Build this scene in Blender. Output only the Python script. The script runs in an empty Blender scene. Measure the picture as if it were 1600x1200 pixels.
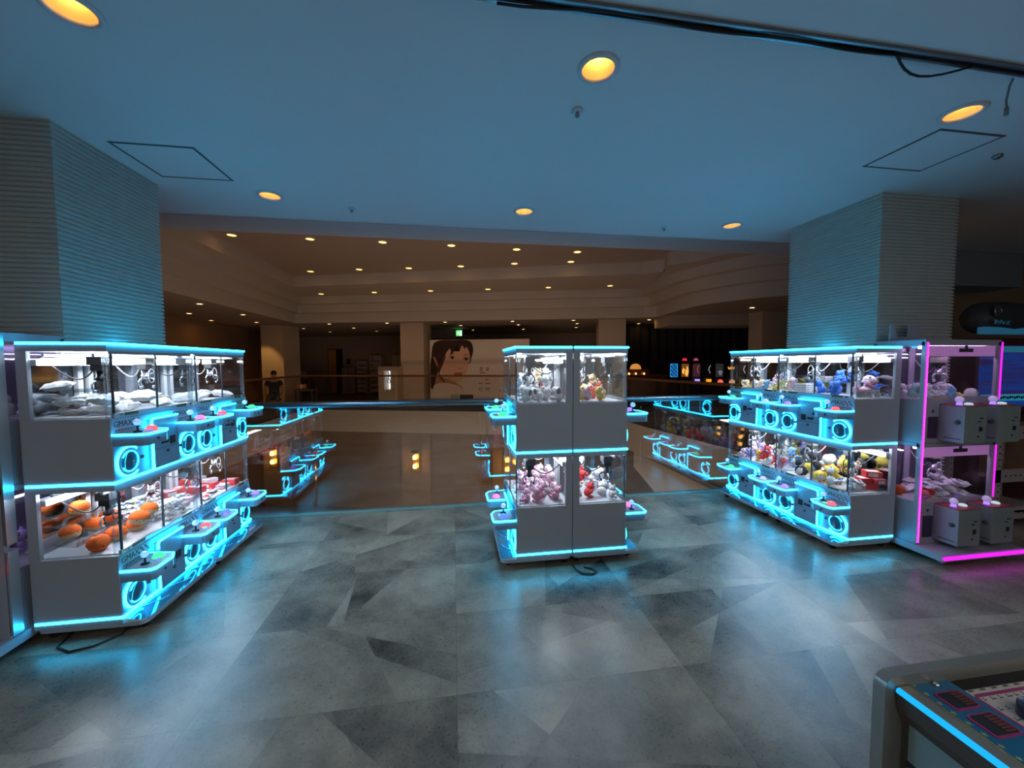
import bpy, bmesh, math, random
from mathutils import Vector, Matrix, noise
C = bpy.context.scene.collection
sc = bpy.context.scene
R_ = random.Random(7)

# ------------------------------------------------------------------ camera, world, light, exposure
def setup_camera():
    pitch, roll, yaw, h = .0534, -.0037, .1499, 1.65
    cp, sp, ca, sa = math.cos(pitch), math.sin(pitch), math.cos(yaw), math.sin(yaw)
    F = Vector((sa*cp, ca*cp, -sp)); r = Vector((ca, -sa, 0)); u = r.cross(F)
    X = r*math.cos(roll)+u*math.sin(roll); Y = -r*math.sin(roll)+u*math.cos(roll)
    cam = bpy.data.cameras.new('camera'); o = bpy.data.objects.new('camera', cam); C.objects.link(o)
    cam.sensor_width = 36; cam.sensor_fit = 'HORIZONTAL'; cam.lens = 607/1600*36
    cam.clip_start = .03; cam.clip_end = 200
    o.matrix_world = Matrix(((X.x, Y.x, -F.x, 0), (X.y, Y.y, -F.y, 0), (X.z, Y.z, -F.z, h), (0, 0, 0, 1)))
    sc.camera = o
setup_camera()
w = bpy.data.worlds.new('world'); sc.world = w; w.use_nodes = True
w.node_tree.nodes['Background'].inputs[0].default_value = (.55, .6, .7, 1)
w.node_tree.nodes['Background'].inputs[1].default_value = .02
sc.view_settings.view_transform = 'Standard'; sc.view_settings.look = 'None'
sc.view_settings.exposure = 0.35; sc.view_settings.gamma = 1; sc.view_settings.use_curve_mapping = False
sc.cycles.use_denoising = True
sc.cycles.max_bounces = 10; sc.cycles.diffuse_bounces = 4; sc.cycles.glossy_bounces = 5
sc.cycles.transmission_bounces = 6; sc.cycles.transparent_max_bounces = 40
sc.cycles.caustics_reflective = False; sc.cycles.caustics_refractive = False
sc.cycles.sample_clamp_indirect = 4
sc.cycles.use_light_tree = True

LED_POWER = 15.5
def area_light(name, loc, rot, sx, sy, power, col):
    l = bpy.data.lights.new(name, 'AREA'); l.shape = 'RECTANGLE'; l.size = sx; l.size_y = sy; l.energy = power; l.color = col
    o = bpy.data.objects.new(name, l); C.objects.link(o); o.location = loc; o.rotation_euler = rot
    return o
# unseen area fills, added; the first stands in for light behind the camera
area_light('hall_fill', (1.2, -4.2, 1.5), (math.radians(90), 0, 0), 7, 1.6, 21, (.88, .94, 1))
area_light('hall_top_fill', (.8, -1.4, 3.15), (0, 0, 0), 7, 1.6, 34, (1, .86, .70))  # added overhead fill to lift the floor, no fitting belongs to it
area_light('lower_hall_fill', (0, 10.0, -.9), (0, 0, 0), 6, 4, 110, (1, .68, .42))  # added fill hung unseen in the void, brightens the lower walls
area_light('lower_hall_fill_front', (-.5, 5.6, -1.7), (math.radians(90), 0, 0), 7, 1.0, 100, (1, .68, .44))  # added fill hidden below the floor edge, lights the far fascia

# ------------------------------------------------------------------ materials
MATS = {}
def mat(name, col, rough=.5, metal=0, emit=None, es=0, spec=None, coat=0):
    if name in MATS: return MATS[name]
    m = bpy.data.materials.new(name); m.use_nodes = True
    b = m.node_tree.nodes['Principled BSDF']
    b.inputs['Base Color'].default_value = (*col, 1); b.inputs['Roughness'].default_value = rough
    b.inputs['Metallic'].default_value = metal
    if spec is not None: b.inputs['Specular IOR Level'].default_value = spec
    if coat: b.inputs['Coat Weight'].default_value = coat
    if emit: b.inputs['Emission Color'].default_value = (*emit, 1); b.inputs['Emission Strength'].default_value = es
    m.diffuse_color = (*col, 1)
    MATS[name] = m; return m
def nodes(m): return m.node_tree.nodes, m.node_tree.links
def N(m, t, **k):
    n = m.node_tree.nodes.new(t)
    for a, v in k.items(): setattr(n, a, v)
    return n
def mth(m, op, a, b=None, c=None):
    n = N(m, 'ShaderNodeMath', operation=op)
    for i, x in enumerate((a, b, c)):
        if x is None: continue
        if isinstance(x, (int, float)): n.inputs[i].default_value = x
        else: m.node_tree.links.new(x, n.inputs[i])
    return n.outputs[0]
def noise_var(m, scale=8, amt=.12, bump=0, detail=4, stretch=None):
    """vary a plain material's colour a little, and roughen it"""
    nd, lk = nodes(m); b = nd['Principled BSDF']
    tc = N(m, 'ShaderNodeTexCoord'); nz = N(m, 'ShaderNodeTexNoise'); nz.inputs['Scale'].default_value = scale; nz.inputs['Detail'].default_value = detail
    if stretch:
        mp = N(m, 'ShaderNodeMapping'); mp.inputs['Scale'].default_value = stretch; lk.new(tc.outputs['Object'], mp.inputs[0]); lk.new(mp.outputs[0], nz.inputs['Vector'])
    else: lk.new(tc.outputs['Object'], nz.inputs['Vector'])
    col = b.inputs['Base Color'].default_value[:]
    mx = N(m, 'ShaderNodeMixRGB'); mx.inputs[1].default_value = tuple(c*(1-amt) for c in col[:3])+(1,); mx.inputs[2].default_value = tuple(min(1, c*(1+amt)) for c in col[:3])+(1,)
    lk.new(nz.outputs[0], mx.inputs[0]); lk.new(mx.outputs[0], b.inputs['Base Color'])
    if bump:
        bp = N(m, 'ShaderNodeBump'); bp.inputs['Strength'].default_value = bump; bp.inputs['Distance'].default_value = .01
        lk.new(nz.outputs[0], bp.inputs['Height']); lk.new(bp.outputs[0], b.inputs['Normal'])
    return m
def emat(name, col, s):
    if name in MATS: return MATS[name]
    m = bpy.data.materials.new(name); m.use_nodes = True; nd, lk = nodes(m)
    nd.remove(nd['Principled BSDF']); e = N(m, 'ShaderNodeEmission'); e.inputs[0].default_value = (*col, 1); e.inputs[1].default_value = s
    lk.new(e.outputs[0], nd['Material Output'].inputs[0]); MATS[name] = m; return m
def glass(name, tint, base, grow=.7, rough=0.0):
    if name in MATS: return MATS[name]
    m = bpy.data.materials.new(name); m.use_nodes = True; nd, lk = nodes(m); nd.remove(nd['Principled BSDF'])
    tr = N(m, 'ShaderNodeBsdfTransparent'); tr.inputs[0].default_value = (*tint, 1)
    gl = N(m, 'ShaderNodeBsdfGlossy'); gl.inputs['Roughness'].default_value = rough; gl.inputs[0].default_value = (1, 1, 1, 1)
    lw = N(m, 'ShaderNodeLayerWeight'); lw.inputs[0].default_value = .5
    f = mth(m, 'MULTIPLY_ADD', mth(m, 'POWER', lw.outputs['Facing'], 5.0), grow, base)
    mx = N(m, 'ShaderNodeMixShader'); lk.new(f, mx.inputs[0]); lk.new(tr.outputs[0], mx.inputs[1]); lk.new(gl.outputs[0], mx.inputs[2])
    lk.new(mx.outputs[0], nd['Material Output'].inputs[0]); MATS[name] = m; return m

PAINT = noise_var(mat('cabinet_paint', (.42, .46, .52), .38), 3, .05)
FRONT = noise_var(mat('front_paint', (.25, .37, .47), .35), 3, .05)
ALU = mat('aluminium', (.62, .64, .67), .35, .8)
WHITE = mat('white_plastic', (.80, .81, .84), .4)
DARK = mat('dark_plastic', (.02, .022, .028), .4)
DGREY = mat('dark_grey', (.07, .075, .085), .45)
BLACK = mat('black_rubber', (.012, .012, .014), .6)
CHROME = mat('chrome', (.8, .82, .85), .15, 1)
LED = emat('cyan_led', (.014, .53, 1.0), LED_POWER)
LEDSOFT = emat('cyan_led_inner', (.014, .53, 1.0), LED_POWER*.7)
TUBE = emat('interior_tube', (.80, .88, 1.0), 44)
TUBEP = emat('pink_tube', (.9, .55, 1.0), 8)
MIRROR = mat('back_mirror', (.40, .42, .46), .08, 1)
DOORD = mat('prize_flap', (.02, .09, .13), .12, 0, coat=.6)
KICK = mat('kick_acrylic', (.16, .30, .38), .07, .55)
PANE = glass('clear_pane', (.97, .985, .99), .035, .6)
ACRYL = glass('clear_acrylic', (.86, .92, .95), .16, .8, .03)
RAILG = glass('rail_glass', (.90, .92, .90), .11, .8)
BED = noise_var(mat('prize_bed_white', (.74, .75, .80), .5), 20, .08)
AMBER = emat('amber_lamp', (1.0, .50, .10), 9)

# ------------------------------------------------------------------ mesh helper
class MB:
    def __init__(s, T=None): s.bm = bmesh.new(); s.T = T or (lambda p: p)
    def V(s, p): return s.bm.verts.new(s.T(Vector(p)))
    def F(s, vs, m=0, sm=False):
        try: f = s.bm.faces.new(vs)
        except ValueError: return None
        f.material_index = m; f.smooth = sm; return f
    def poly(s, pts, m=0): return s.F([s.V(p) for p in pts], m)
    def box(s, a, b, m=0, bev=0):
        (x0, y0, z0), (x1, y1, z1) = a, b
        v = [s.V(p) for p in ((x0,y0,z0),(x1,y0,z0),(x1,y1,z0),(x0,y1,z0),(x0,y0,z1),(x1,y0,z1),(x1,y1,z1),(x0,y1,z1))]
        fs = [s.F([v[i] for i in q], m) for q in ((3,2,1,0),(4,5,6,7),(0,1,5,4),(1,2,6,5),(2,3,7,6),(3,0,4,7))]
        if bev:
            es = list({e for f in fs for e in f.edges})
            r = bmesh.ops.bevel(s.bm, geom=es, offset=bev, segments=2, profile=.7, affect='EDGES')
            for f in r['faces']: f.material_index = m
        return s
    def prism(s, poly, lo, hi, m=0, ax='z', top=None, bev=0):
        def P(a, b, c): return {'z': (a, b, c), 'x': (c, a, b), 'y': (a, c, b)}[ax]
        A = [s.V(P(a, b, lo)) for a, b in poly]; B = [s.V(P(a, b, hi)) for a, b in poly]
        n = len(poly); f1 = s.F(A[::-1], m); f2 = s.F(B, m if top is None else top)
        for i in range(n): s.F([A[i], A[(i+1) % n], B[(i+1) % n], B[i]], m)
        if bev and f2:
            bmesh.ops.bevel(s.bm, geom=list(f2.edges), offset=bev, segments=2, profile=.7, affect='EDGES')
        return s
    def tube(s, pts, r, n=8, m=0, closed=False, cap=True):
        pts = [Vector(p) for p in pts]; k = len(pts); rs = r if isinstance(r, (list, tuple)) else [r]*k
        rings = []; ref = None
        for i in range(k):
            if closed: t = pts[(i+1) % k]-pts[i-1]
            else: t = pts[min(i+1, k-1)]-pts[max(i-1, 0)]
            t.normalize()
            if ref is None:
                ref = Vector((0, 0, 1)) if abs(t.z) < .9 else Vector((1, 0, 0))
            a = ref-t*ref.dot(t)
            if a.length < 1e-4: a = t.orthogonal()
            a.normalize(); ref = a; b = t.cross(a)
            rings.append([s.V(pts[i]+(a*math.cos(2*math.pi*j/n)+b*math.sin(2*math.pi*j/n))*rs[i]) for j in range(n)])
        for i in range(k if closed else k-1):
            A, B = rings[i], rings[(i+1) % k]
            for j in range(n): s.F([A[j], A[(j+1) % n], B[(j+1) % n], B[j]], m, True)
        if cap and not closed: s.F(rings[0][::-1], m); s.F(rings[-1], m)
        return s
    def strip(s, pts, w, h, m=0, closed=False, up=(0, 0, 1)):
        """rectangular bar along a path: h along `up`, w across"""
        pts = [Vector(p) for p in pts]; k = len(pts); up = Vector(up); rings = []
        for i in range(k):
            if closed: d0 = (pts[i]-pts[i-1]); d1 = (pts[(i+1) % k]-pts[i])
            else:
                d1 = pts[min(i+1, k-1)]-pts[min(i, k-2)]; d0 = pts[max(i, 1)]-pts[max(i-1, 0)]
            d0.normalize(); d1.normalize(); t = (d0+d1)
            if t.length < 1e-5: t = d1
            t.normalize(); a = t.cross(up)
            if a.length < 1e-5: a = t.orthogonal()
            a.normalize(); b = a.cross(t); sc_ = 1/max(.4, t.dot(d1))
            rings.append([s.V(pts[i]+a*(x*w*sc_)+b*(y*h)) for x, y in ((-.5,-.5),(.5,-.5),(.5,.5),(-.5,.5))])
        for i in range(k if closed else k-1):
            A, B = rings[i], rings[(i+1) % k]
            for j in range(4): s.F([A[j], A[(j+1) % 4], B[(j+1) % 4], B[j]], m)
        if not closed: s.F(rings[0][::-1], m); s.F(rings[-1], m)
        return s
    def lathe(s, prof, c, n=20, m=0, ax='z', sm=True, arc=None):
        c = Vector(c); rings = []; N_ = n if arc is None else n+1
        for r, h in prof:
            ring = []
            for j in range(N_):
                a = 2*math.pi*j/n if arc is None else arc[0]+(arc[1]-arc[0])*j/n
                x, y = r*math.cos(a), r*math.sin(a)
                p = {'z': (x, y, h), 'x': (h, x, y), 'y': (x, h, y)}[ax]
                ring.append(s.V(c+Vector(p)))
            rings.append(ring)
        for i in range(len(rings)-1):
            A, B = rings[i], rings[i+1]
            for j in range(n):
                k = (j+1) % N_
                if arc is not None and j == n: continue
                mm = m[i] if isinstance(m, (list, tuple)) else m
                s.F([A[j], A[k], B[k], B[j]], mm, sm)
        return s
    def ball(s, c, r, m=0, seg=12, ring=8, M=None):
        c = Vector(c); r = Vector((r, r, r) if isinstance(r, (int, float)) else r); rows = []
        for i in range(ring+1):
            th = math.pi*i/ring
            row = []
            for j in range(seg if 0 < i < ring else 1):
                ph = 2*math.pi*j/seg
                p = Vector((math.sin(th)*math.cos(ph)*r.x, math.sin(th)*math.sin(ph)*r.y, math.cos(th)*r.z))
                if M: p = M @ p
                row.append(s.V(c+p))
            rows.append(row)
        for i in range(ring):
            A, B = rows[i], rows[i+1]
            for j in range(seg):
                if len(A) == 1: s.F([A[0], B[j], B[(j+1) % seg]], m, True)
                elif len(B) == 1: s.F([A[j], B[0], A[(j+1) % seg]], m, True)
                else: s.F([A[j], B[j], B[(j+1) % seg], A[(j+1) % seg]], m, True)
        return s
    def build(s, name, mats, parent=None, recalc=True):
        if recalc: bmesh.ops.recalc_face_normals(s.bm, faces=s.bm.faces)
        me = bpy.data.meshes.new(name); s.bm.to_mesh(me); s.bm.free()
        for m in (mats if isinstance(mats, (list, tuple)) else [mats]): me.materials.append(m)
        o = bpy.data.objects.new(name, me); C.objects.link(o)
        if parent: o.parent = parent
        return o
def tag(o, label=None, cat=None, group=None, kind=None):
    if label: o['label'] = label
    if cat: o['category'] = cat
    if group: o['group'] = group
    if kind: o['kind'] = kind
    return o
def empty(name, loc, label, cat, group=None):
    o = bpy.data.objects.new(name, None); C.objects.link(o); o.location = loc; o.empty_display_size = .1
    return tag(o, label, cat, group)
def copy_tree(o, parent=None):
    c = o.copy(); C.objects.link(c); c.parent = parent
    for ch in o.children: copy_tree(ch, c)
    return c
def struct(o, label=None): o['kind'] = 'structure'; return tag(o, label)
def rrect(x0, y0, x1, y1, r, n=4):
    out = []
    for cx, cy, a0 in ((x1-r, y0+r, -90), (x1-r, y1-r, 0), (x0+r, y1-r, 90), (x0+r, y0+r, 180)):
        for i in range(n+1):
            a = math.radians(a0+90*i/n); out.append((cx+r*math.cos(a), cy+r*math.sin(a)))
    return out
def text_mesh(body, size, name, m, parent=None, M=None, extrude=.0006, sx=1):
    cu = bpy.data.curves.new(name, 'FONT'); cu.body = body; cu.size = size; cu.extrude = extrude; cu.align_x = 'CENTER'; cu.align_y = 'CENTER'
    cu.resolution_u = 2
    t = bpy.data.objects.new(name, cu); C.objects.link(t)
    dg = bpy.context.evaluated_depsgraph_get(); me = bpy.data.meshes.new_from_object(t.evaluated_get(dg))
    bpy.data.objects.remove(t); bpy.data.curves.remove(cu)
    me.transform(Matrix.Diagonal((sx, 1, 1, 1)))
    if M: me.transform(M)
    me.materials.clear(); me.materials.append(m); me.name = name
    o = bpy.data.objects.new(name, me); C.objects.link(o)
    if parent: o.parent = parent
    return o

# ================================================================== THE HALL
ZC = 3.193; YE = 4.472
# ---- floor: large vinyl tiles, each cut into darker and lighter shards
def floor_mat():
    m = mat('vinyl_stone_tiles', (.2, .2, .2), .3); nd, lk = nodes(m); b = nd['Principled BSDF']
    tc = N(m, 'ShaderNodeTexCoord'); sep = N(m, 'ShaderNodeSeparateXYZ'); lk.new(tc.outputs['Object'], sep.inputs[0])
    x = mth(m, 'DIVIDE', sep.outputs[0], 1.22); y = mth(m, 'DIVIDE', mth(m, 'ADD', sep.outputs[1], .035), .635)
    fx = mth(m, 'FLOOR', x); fy = mth(m, 'FLOOR', y); lx = mth(m, 'SUBTRACT', x, fx); ly = mth(m, 'SUBTRACT', y, fy)
    cb = N(m, 'ShaderNodeCombineXYZ'); lk.new(fx, cb.inputs[0]); lk.new(fy, cb.inputs[1])
    def rnd(off):
        ad = N(m, 'ShaderNodeVectorMath', operation='ADD'); lk.new(cb.outputs[0], ad.inputs[0]); ad.inputs[1].default_value = off
        wn = N(m, 'ShaderNodeTexWhiteNoise', noise_dimensions='3D'); lk.new(ad.outputs[0], wn.inputs[0]); return wn.outputs[0]
    tone = mth(m, 'MULTIPLY', mth(m, 'SUBTRACT', rnd((3.3, 1.7, 0)), .5), .10)
    edge = None
    for k, (o1, o2, amp) in enumerate((((.5, 9.1, 2), (4.4, .2, 3), .19), ((7.7, 3.1, 5), (2.2, 8.8, 6), .16), ((1.1, 6.1, 8), (9.2, 2.8, 4), .12))):
        ang = mth(m, 'MULTIPLY', rnd(o1), 6.283); off = mth(m, 'MULTIPLY', mth(m, 'SUBTRACT', rnd(o2), .5), .8)
        d = mth(m, 'SUBTRACT', mth(m, 'ADD', mth(m, 'MULTIPLY', mth(m, 'SUBTRACT', lx, .5), mth(m, 'MULTIPLY', mth(m, 'COSINE', ang), 1.92)), mth(m, 'MULTIPLY', mth(m, 'SUBTRACT', ly, .5), mth(m, 'SINE', ang))), off)
        st = mth(m, 'GREATER_THAN', d, 0.0)
        tone = mth(m, 'ADD', tone, mth(m, 'MULTIPLY', mth(m, 'SUBTRACT', st, .5), amp))
        e = mth(m, 'LESS_THAN', mth(m, 'ABSOLUTE', d), .006); edge = e if edge is None else mth(m, 'MAXIMUM', edge, e)
    gx = mth(m, 'MAXIMUM', mth(m, 'GREATER_THAN', mth(m, 'ABSOLUTE', mth(m, 'SUBTRACT', lx, .5)), .498), mth(m, 'GREATER_THAN', mth(m, 'ABSOLUTE', mth(m, 'SUBTRACT', ly, .5)), .4965))
    n1 = N(m, 'ShaderNodeTexNoise'); n1.inputs['Scale'].default_value = 2.2; n1.inputs['Detail'].default_value = 9; n1.inputs['Roughness'].default_value = .65
    # each shard shifts the stone pattern
    shift = N(m, 'ShaderNodeCombineXYZ'); lk.new(mth(m, 'MULTIPLY', tone, 40.0), shift.inputs[2])
    av = N(m, 'ShaderNodeVectorMath', operation='ADD'); lk.new(tc.outputs['Object'], av.inputs[0]); lk.new(shift.outputs[0], av.inputs[1]); lk.new(av.outputs[0], n1.inputs['Vector'])
    n2 = N(m, 'ShaderNodeTexNoise'); n2.inputs['Scale'].default_value = 70; n2.inputs['Detail'].default_value = 6; lk.new(av.outputs[0], n2.inputs['Vector'])
    v = mth(m, 'ADD', mth(m, 'ADD', .52, tone), mth(m, 'ADD', mth(m, 'MULTIPLY', mth(m, 'SUBTRACT', n1.outputs[0], .5), 2.0), mth(m, 'MULTIPLY', mth(m, 'SUBTRACT', n2.outputs[0], .5), .28)))
    v = mth(m, 'MULTIPLY', v, mth(m, 'SUBTRACT', 1.0, mth(m, 'ADD', mth(m, 'MULTIPLY', gx, .3), mth(m, 'MULTIPLY', edge, .10))))
    cr = N(m, 'ShaderNodeValToRGB'); lk.new(v, cr.inputs[0])
    cr.color_ramp.elements[0].position = .0; cr.color_ramp.elements[0].color = (.05, .046, .04, 1)
    cr.color_ramp.elements[1].position = 1.0; cr.color_ramp.elements[1].color = (.47, .395, .30, 1)
    lk.new(cr.outputs[0], b.inputs['Base Color'])
    ro = mth(m, 'ADD', .20, mth(m, 'MULTIPLY', n2.outputs[0], .20)); b.inputs['Specular IOR Level'].default_value = .55; lk.new(ro, b.inputs['Roughness'])
    bp = N(m, 'ShaderNodeBump'); bp.inputs['Strength'].default_value = .12; bp.inputs['Distance'].default_value = .004
    n3 = N(m, 'ShaderNodeTexNoise'); n3.inputs['Scale'].default_value = 90; n3.inputs['Detail'].default_value = 3; lk.new(tc.outputs['Object'], n3.inputs['Vector'])
    lk.new(n3.outputs[0], bp.inputs['Height']); lk.new(bp.outputs[0], b.inputs['Normal'])
    return m
b = MB(); b.box((-9, -5, -.35), (12, YE+.06, 0)); struct(b.build('floor', floor_mat()), 'grey stone pattern vinyl floor cut into angled shards')

# ---- ceiling with round holes for the recessed lamps
CANS = [(-1.62, 2.03), (.77, 2.03), (3.14, 2.05), (-1.64, 3.93), (.73, 3.97), (3.12, 4.04), (-1.62, .1), (.77, .1), (3.14, .1), (-1.62, -1.8), (.77, -1.8), (3.14, -1.8)]
CEIL = noise_var(mat('ceiling_plaster', (.72, .75, .78), .7), 1.2, .04)
CR = .088
def holed_plate(name, outer, holes, z, m, loops=None):
    bm = bmesh.new(); es = []
    def loop(pts):
        vs = [bm.verts.new((x, y, z)) for x, y in pts]
        for i in range(len(vs)): es.append(bm.edges.new((vs[i], vs[(i+1) % len(vs)])))
    loop(outer)
    for h in holes: loop(h)
    bmesh.ops.triangle_fill(bm, use_beauty=True, use_dissolve=False, edges=es)
    for f in bm.faces:
        if f.normal.z > 0: f.normal_flip()
    me = bpy.data.meshes.new(name); bm.to_mesh(me); bm.free(); me.materials.append(m)
    o = bpy.data.objects.new(name, me); C.objects.link(o); return o
circ = lambda x, y, r, n=28: [(x+r*math.cos(2*math.pi*i/n), y+r*math.sin(2*math.pi*i/n)) for i in range(n)]
struct(holed_plate('ceiling', [(-9, -5), (12, -5), (12, YE), (4.75, YE), (-9, YE)], [circ(x, y, CR) for x, y in CANS], ZC, CEIL), 'flat plaster ceiling over the arcade floor')
b = MB(); b.box((-9, -5, ZC+.25), (12, YE, ZC+.4)); struct(b.build('ceiling_slab', CEIL))
b = MB(); b.box((-9, YE, ZC), (12, YE+.04, 3.62)); b.box((-9, YE+.04, 3.5), (12, 6.05, 3.62)); b.box((-9, 6.01, 3.62), (12, 6.05, 4.7)); struct(b.build('trim_1', CEIL), 'beam along the atrium edge of the ceiling')
# right end: lower bulkhead and back wall behind the arcade cabinets
WARM = noise_var(mat('warm_wall', (.50, .31, .18), .8), 2, .08)
GREYW = noise_var(mat('grey_wall', (.30, .32, .34), .8), 2, .06)
b = MB(); b.box((5.6, YE+.05, 2.72), (8.15, 4.98, ZC)); struct(b.build('trim_2', GREYW), 'bulkhead under the ceiling right of the ribbed column')
b = MB(); b.box((5.5, 5.3, 0), (12, 5.45, 3.5)); struct(b.build('wall_right', WARM), 'warm brown wall behind the arcade cabinets at right')
b = MB(); b.box((-9, -5.1, 0), (12, -5, 3.6)); struct(b.build('wall_back', GREYW))
b = MB(); b.box((11.9, -5, 0), (12, 5.4, 3.6)); struct(b.build('wall_side_right', GREYW))
b = MB(); b.box((-9.1, -5, 0), (-9, 25, 4.8)); struct(b.build('wall_left', WARM))

# ---- recessed downlights
REFL = mat('gold_reflector', (.92, .66, .36), .4, .3)
TRIM = mat('lamp_trim', (.62, .66, .68), .4)
BULB = emat('lamp_bulb', (1.0, .60, .20), 50)
cl = ['front left, cut by the top edge', 'front centre, showing its bulb', 'front right, near the dark track', 'rear left, near the left column', 'rear centre, above the middle games', 'rear right, near the right column']
def make_can():
    r = empty('downlight', (0, 0, 0), 'x', 'ceiling light', 'recessed amber downlights in the arcade ceiling')
    b = MB(); b.lathe([(CR-.004, .004), (CR-.002, -.012), (CR+.010, -.014), (CR+.020, -.008), (CR+.022, .0), (CR-.004, .004)], (0, 0, 0), 32); b.build('trim_ring', TRIM, r)
    b = MB(); b.lathe([(CR-.003, .0), (.072, .06), (.058, .12), (.04, .165), (.0, .175)], (0, 0, 0), 28); b.build('reflector', REFL, r)
    b = MB(); b.ball((0, 0, .135), (.026, .026, .03), 0, 12, 8); b.build('bulb', BULB, r)
    return r
can0 = make_can()
for i, (x, y) in enumerate(CANS):
    o = can0 if i == 0 else copy_tree(can0)
    o.location = (x, y, ZC)
    o['label'] = 'amber recessed ceiling downlight '+cl[i] if i < 6 else 'amber recessed ceiling downlight in the hall behind the camera'
# ---- sprinklers, sensor
SPR = mat('sprinkler_metal', (.30, .33, .35), .3, .8)
for i, (x, y, lb) in enumerate(((.768, 2.371, 'small metal ceiling sprinkler just in front of the centre downlight'), (-.98, 4.133, 'small white ceiling sprinkler near the rear left downlight'), (2.40, 4.21, 'small ceiling sprinkler near the rear right downlight'))):
    r = empty('ceiling_sprinkler', (x, y, ZC), lb, 'sprinkler', 'ceiling sprinklers')
    b = MB(); b.lathe([(0, -.002), (.034, -.002), (.036, -.008), (.02, -.014), (0, -.014)], (0, 0, 0), 20); b.build('escutcheon', TRIM, r)
    b = MB(); b.lathe([(.010, -.014), (.013, -.03), (.015, -.036), (.008, -.044), (0, -.045)], (0, 0, 0), 14); b.build('nozzle', SPR, r)
for x, y, lb in ((4.05, 2.42, 'small ceiling sensor beside the right access hatch'), (-2.0, 5.2, 'tiny dark sensor on the atrium beam, left'), (2.6, 5.3, 'tiny dark sensor on the atrium beam, right')):
    z = ZC if y < YE else 3.5
    b = MB(); b.lathe([(0, 0), (.03, 0), (.03, -.012), (.015, -.028), (0, -.03)], (0, 0, 0), 14); o = b.build('ceiling_sensor', SPR); o.location = (x, y, z); tag(o, lb, 'sensor')
# ---- access hatches: a flush panel in a dark frame gap
HFR = mat('hatch_frame', (.10, .11, .12), .5)
for q, lb in (([(-2.304, 3.154), (-1.803, 3.171), (-1.829, 3.667), (-2.375, 3.656)], 'square ceiling access hatch next to the left ribbed column'), ([(3.228, 2.198), (3.742, 2.227), (3.756, 2.691), (3.218, 2.707)], 'square ceiling access hatch right, between downlight and column')):
    x0, x1 = (q[0][0]+q[3][0])/2, (q[1][0]+q[2][0])/2; y0, y1 = (q[0][1]+q[1][1])/2, (q[2][1]+q[3][1])/2
    r = empty('ceiling_hatch', ((x0+x1)/2, (y0+y1)/2, ZC), lb, 'access hatch'); hx, hy = (x1-x0)/2, (y1-y0)/2
    b = MB(); b.strip([(-hx, -hy, -.002), (hx, -hy, -.002), (hx, hy, -.002), (-hx, hy, -.002)], .016, .004, 0, True); b.build('hatch_frame', HFR, r)
    b = MB(); b.box((-hx+.009, -hy+.009, -.003), (hx-.009, hy-.009, .0)); b.build('hatch_panel', CEIL, r)
# ---- curtain track across the ceiling with loose cables
r = empty('ceiling_track', (1.8, 1.70, ZC), 'dark curtain track running across the ceiling to the upper right corner', 'ceiling track')
TRK = mat('track_metal', (.05, .055, .06), .35, .7)
tp = [(x, 1.695+.004*x+(.01*(x-2.1)**2 if x > 2.1 else 0), 0) for x in [-.6+.25*i for i in range(22)]]
b = MB(); b.strip([(x-1.8, y-1.70-.020, -.008) for x, y, z in tp], .012, .016); b.strip([(x-1.8, y-1.70+.020, -.008) for x, y, z in tp], .012, .016); b.build('rail', mat('track_alu', (.25, .28, .30), .3, .8), r)
b = MB(); b.strip([(x-1.8, y-1.70, -.003) for x, y, z in tp], .028, .004); b.build('slot', TRK, r)
b = MB(); b.tube([(x-1.8, 1.70+.012*math.sin(x*7)+.004*x+(.01*(x-2.1)**2 if x > 2.1 else 0)-1.70, -.02-.006*math.sin(x*5)) for x in [.2+.1*i for i in range(21)]], .006, 6); b.build('cable', BLACK, r)
b = MB(); b.tube([(2.2-1.8+.06*i, .008+.075*math.sin(math.pi*i/8), -.018-.025*math.sin(math.pi*i/8)) for i in range(9)], .006, 6); b.build('cable', BLACK, r)
b = MB(); b.tube([(1.22, .06, -.01), (1.225, .075, -.04), (1.25, .10, -.10), (1.265, .105, -.13)], .005, 6); b.tube([(1.265, .105, -.13), (1.272, .11, -.17)], .010, 8); b.build('loose_plug', mat('cable_grey', (.16, .19, .2), .5), r)

# ---- ribbed columns
RIB = noise_var(mat('ribbed_tile', (.52, .53, .49), .45), 9, .10)
def column(x0, x1, y0, y1, lb):
    b = MB(); z = 0; p = .0315; prof = []
    while z < ZC-.001:
        prof += [(.013, z), (.001, z+.005), (.0, z+.012), (.003, z+.022), (.013, z+.026)]; z += p
    prof = [(i, min(zz, ZC)) for i, zz in prof]
    rings = [[b.V(q) for q in ((x0+i, y0+i, zz), (x1-i, y0+i, zz), (x1-i, y1-i, zz), (x0+i, y1-i, zz))] for i, zz in prof]
    for A, B in zip(rings, rings[1:]):
        for j in range(4): b.F([A[j], A[(j+1) % 4], B[(j+1) % 4], B[j]])
    return struct(b.build('column', RIB), lb)
column(-3.5, -2.49, 2.934, 3.84, 'left square column clad in ribbed tiles')
column(3.88, 4.735, 3.073, 4.054, 'right square column clad in ribbed tiles')

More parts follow.
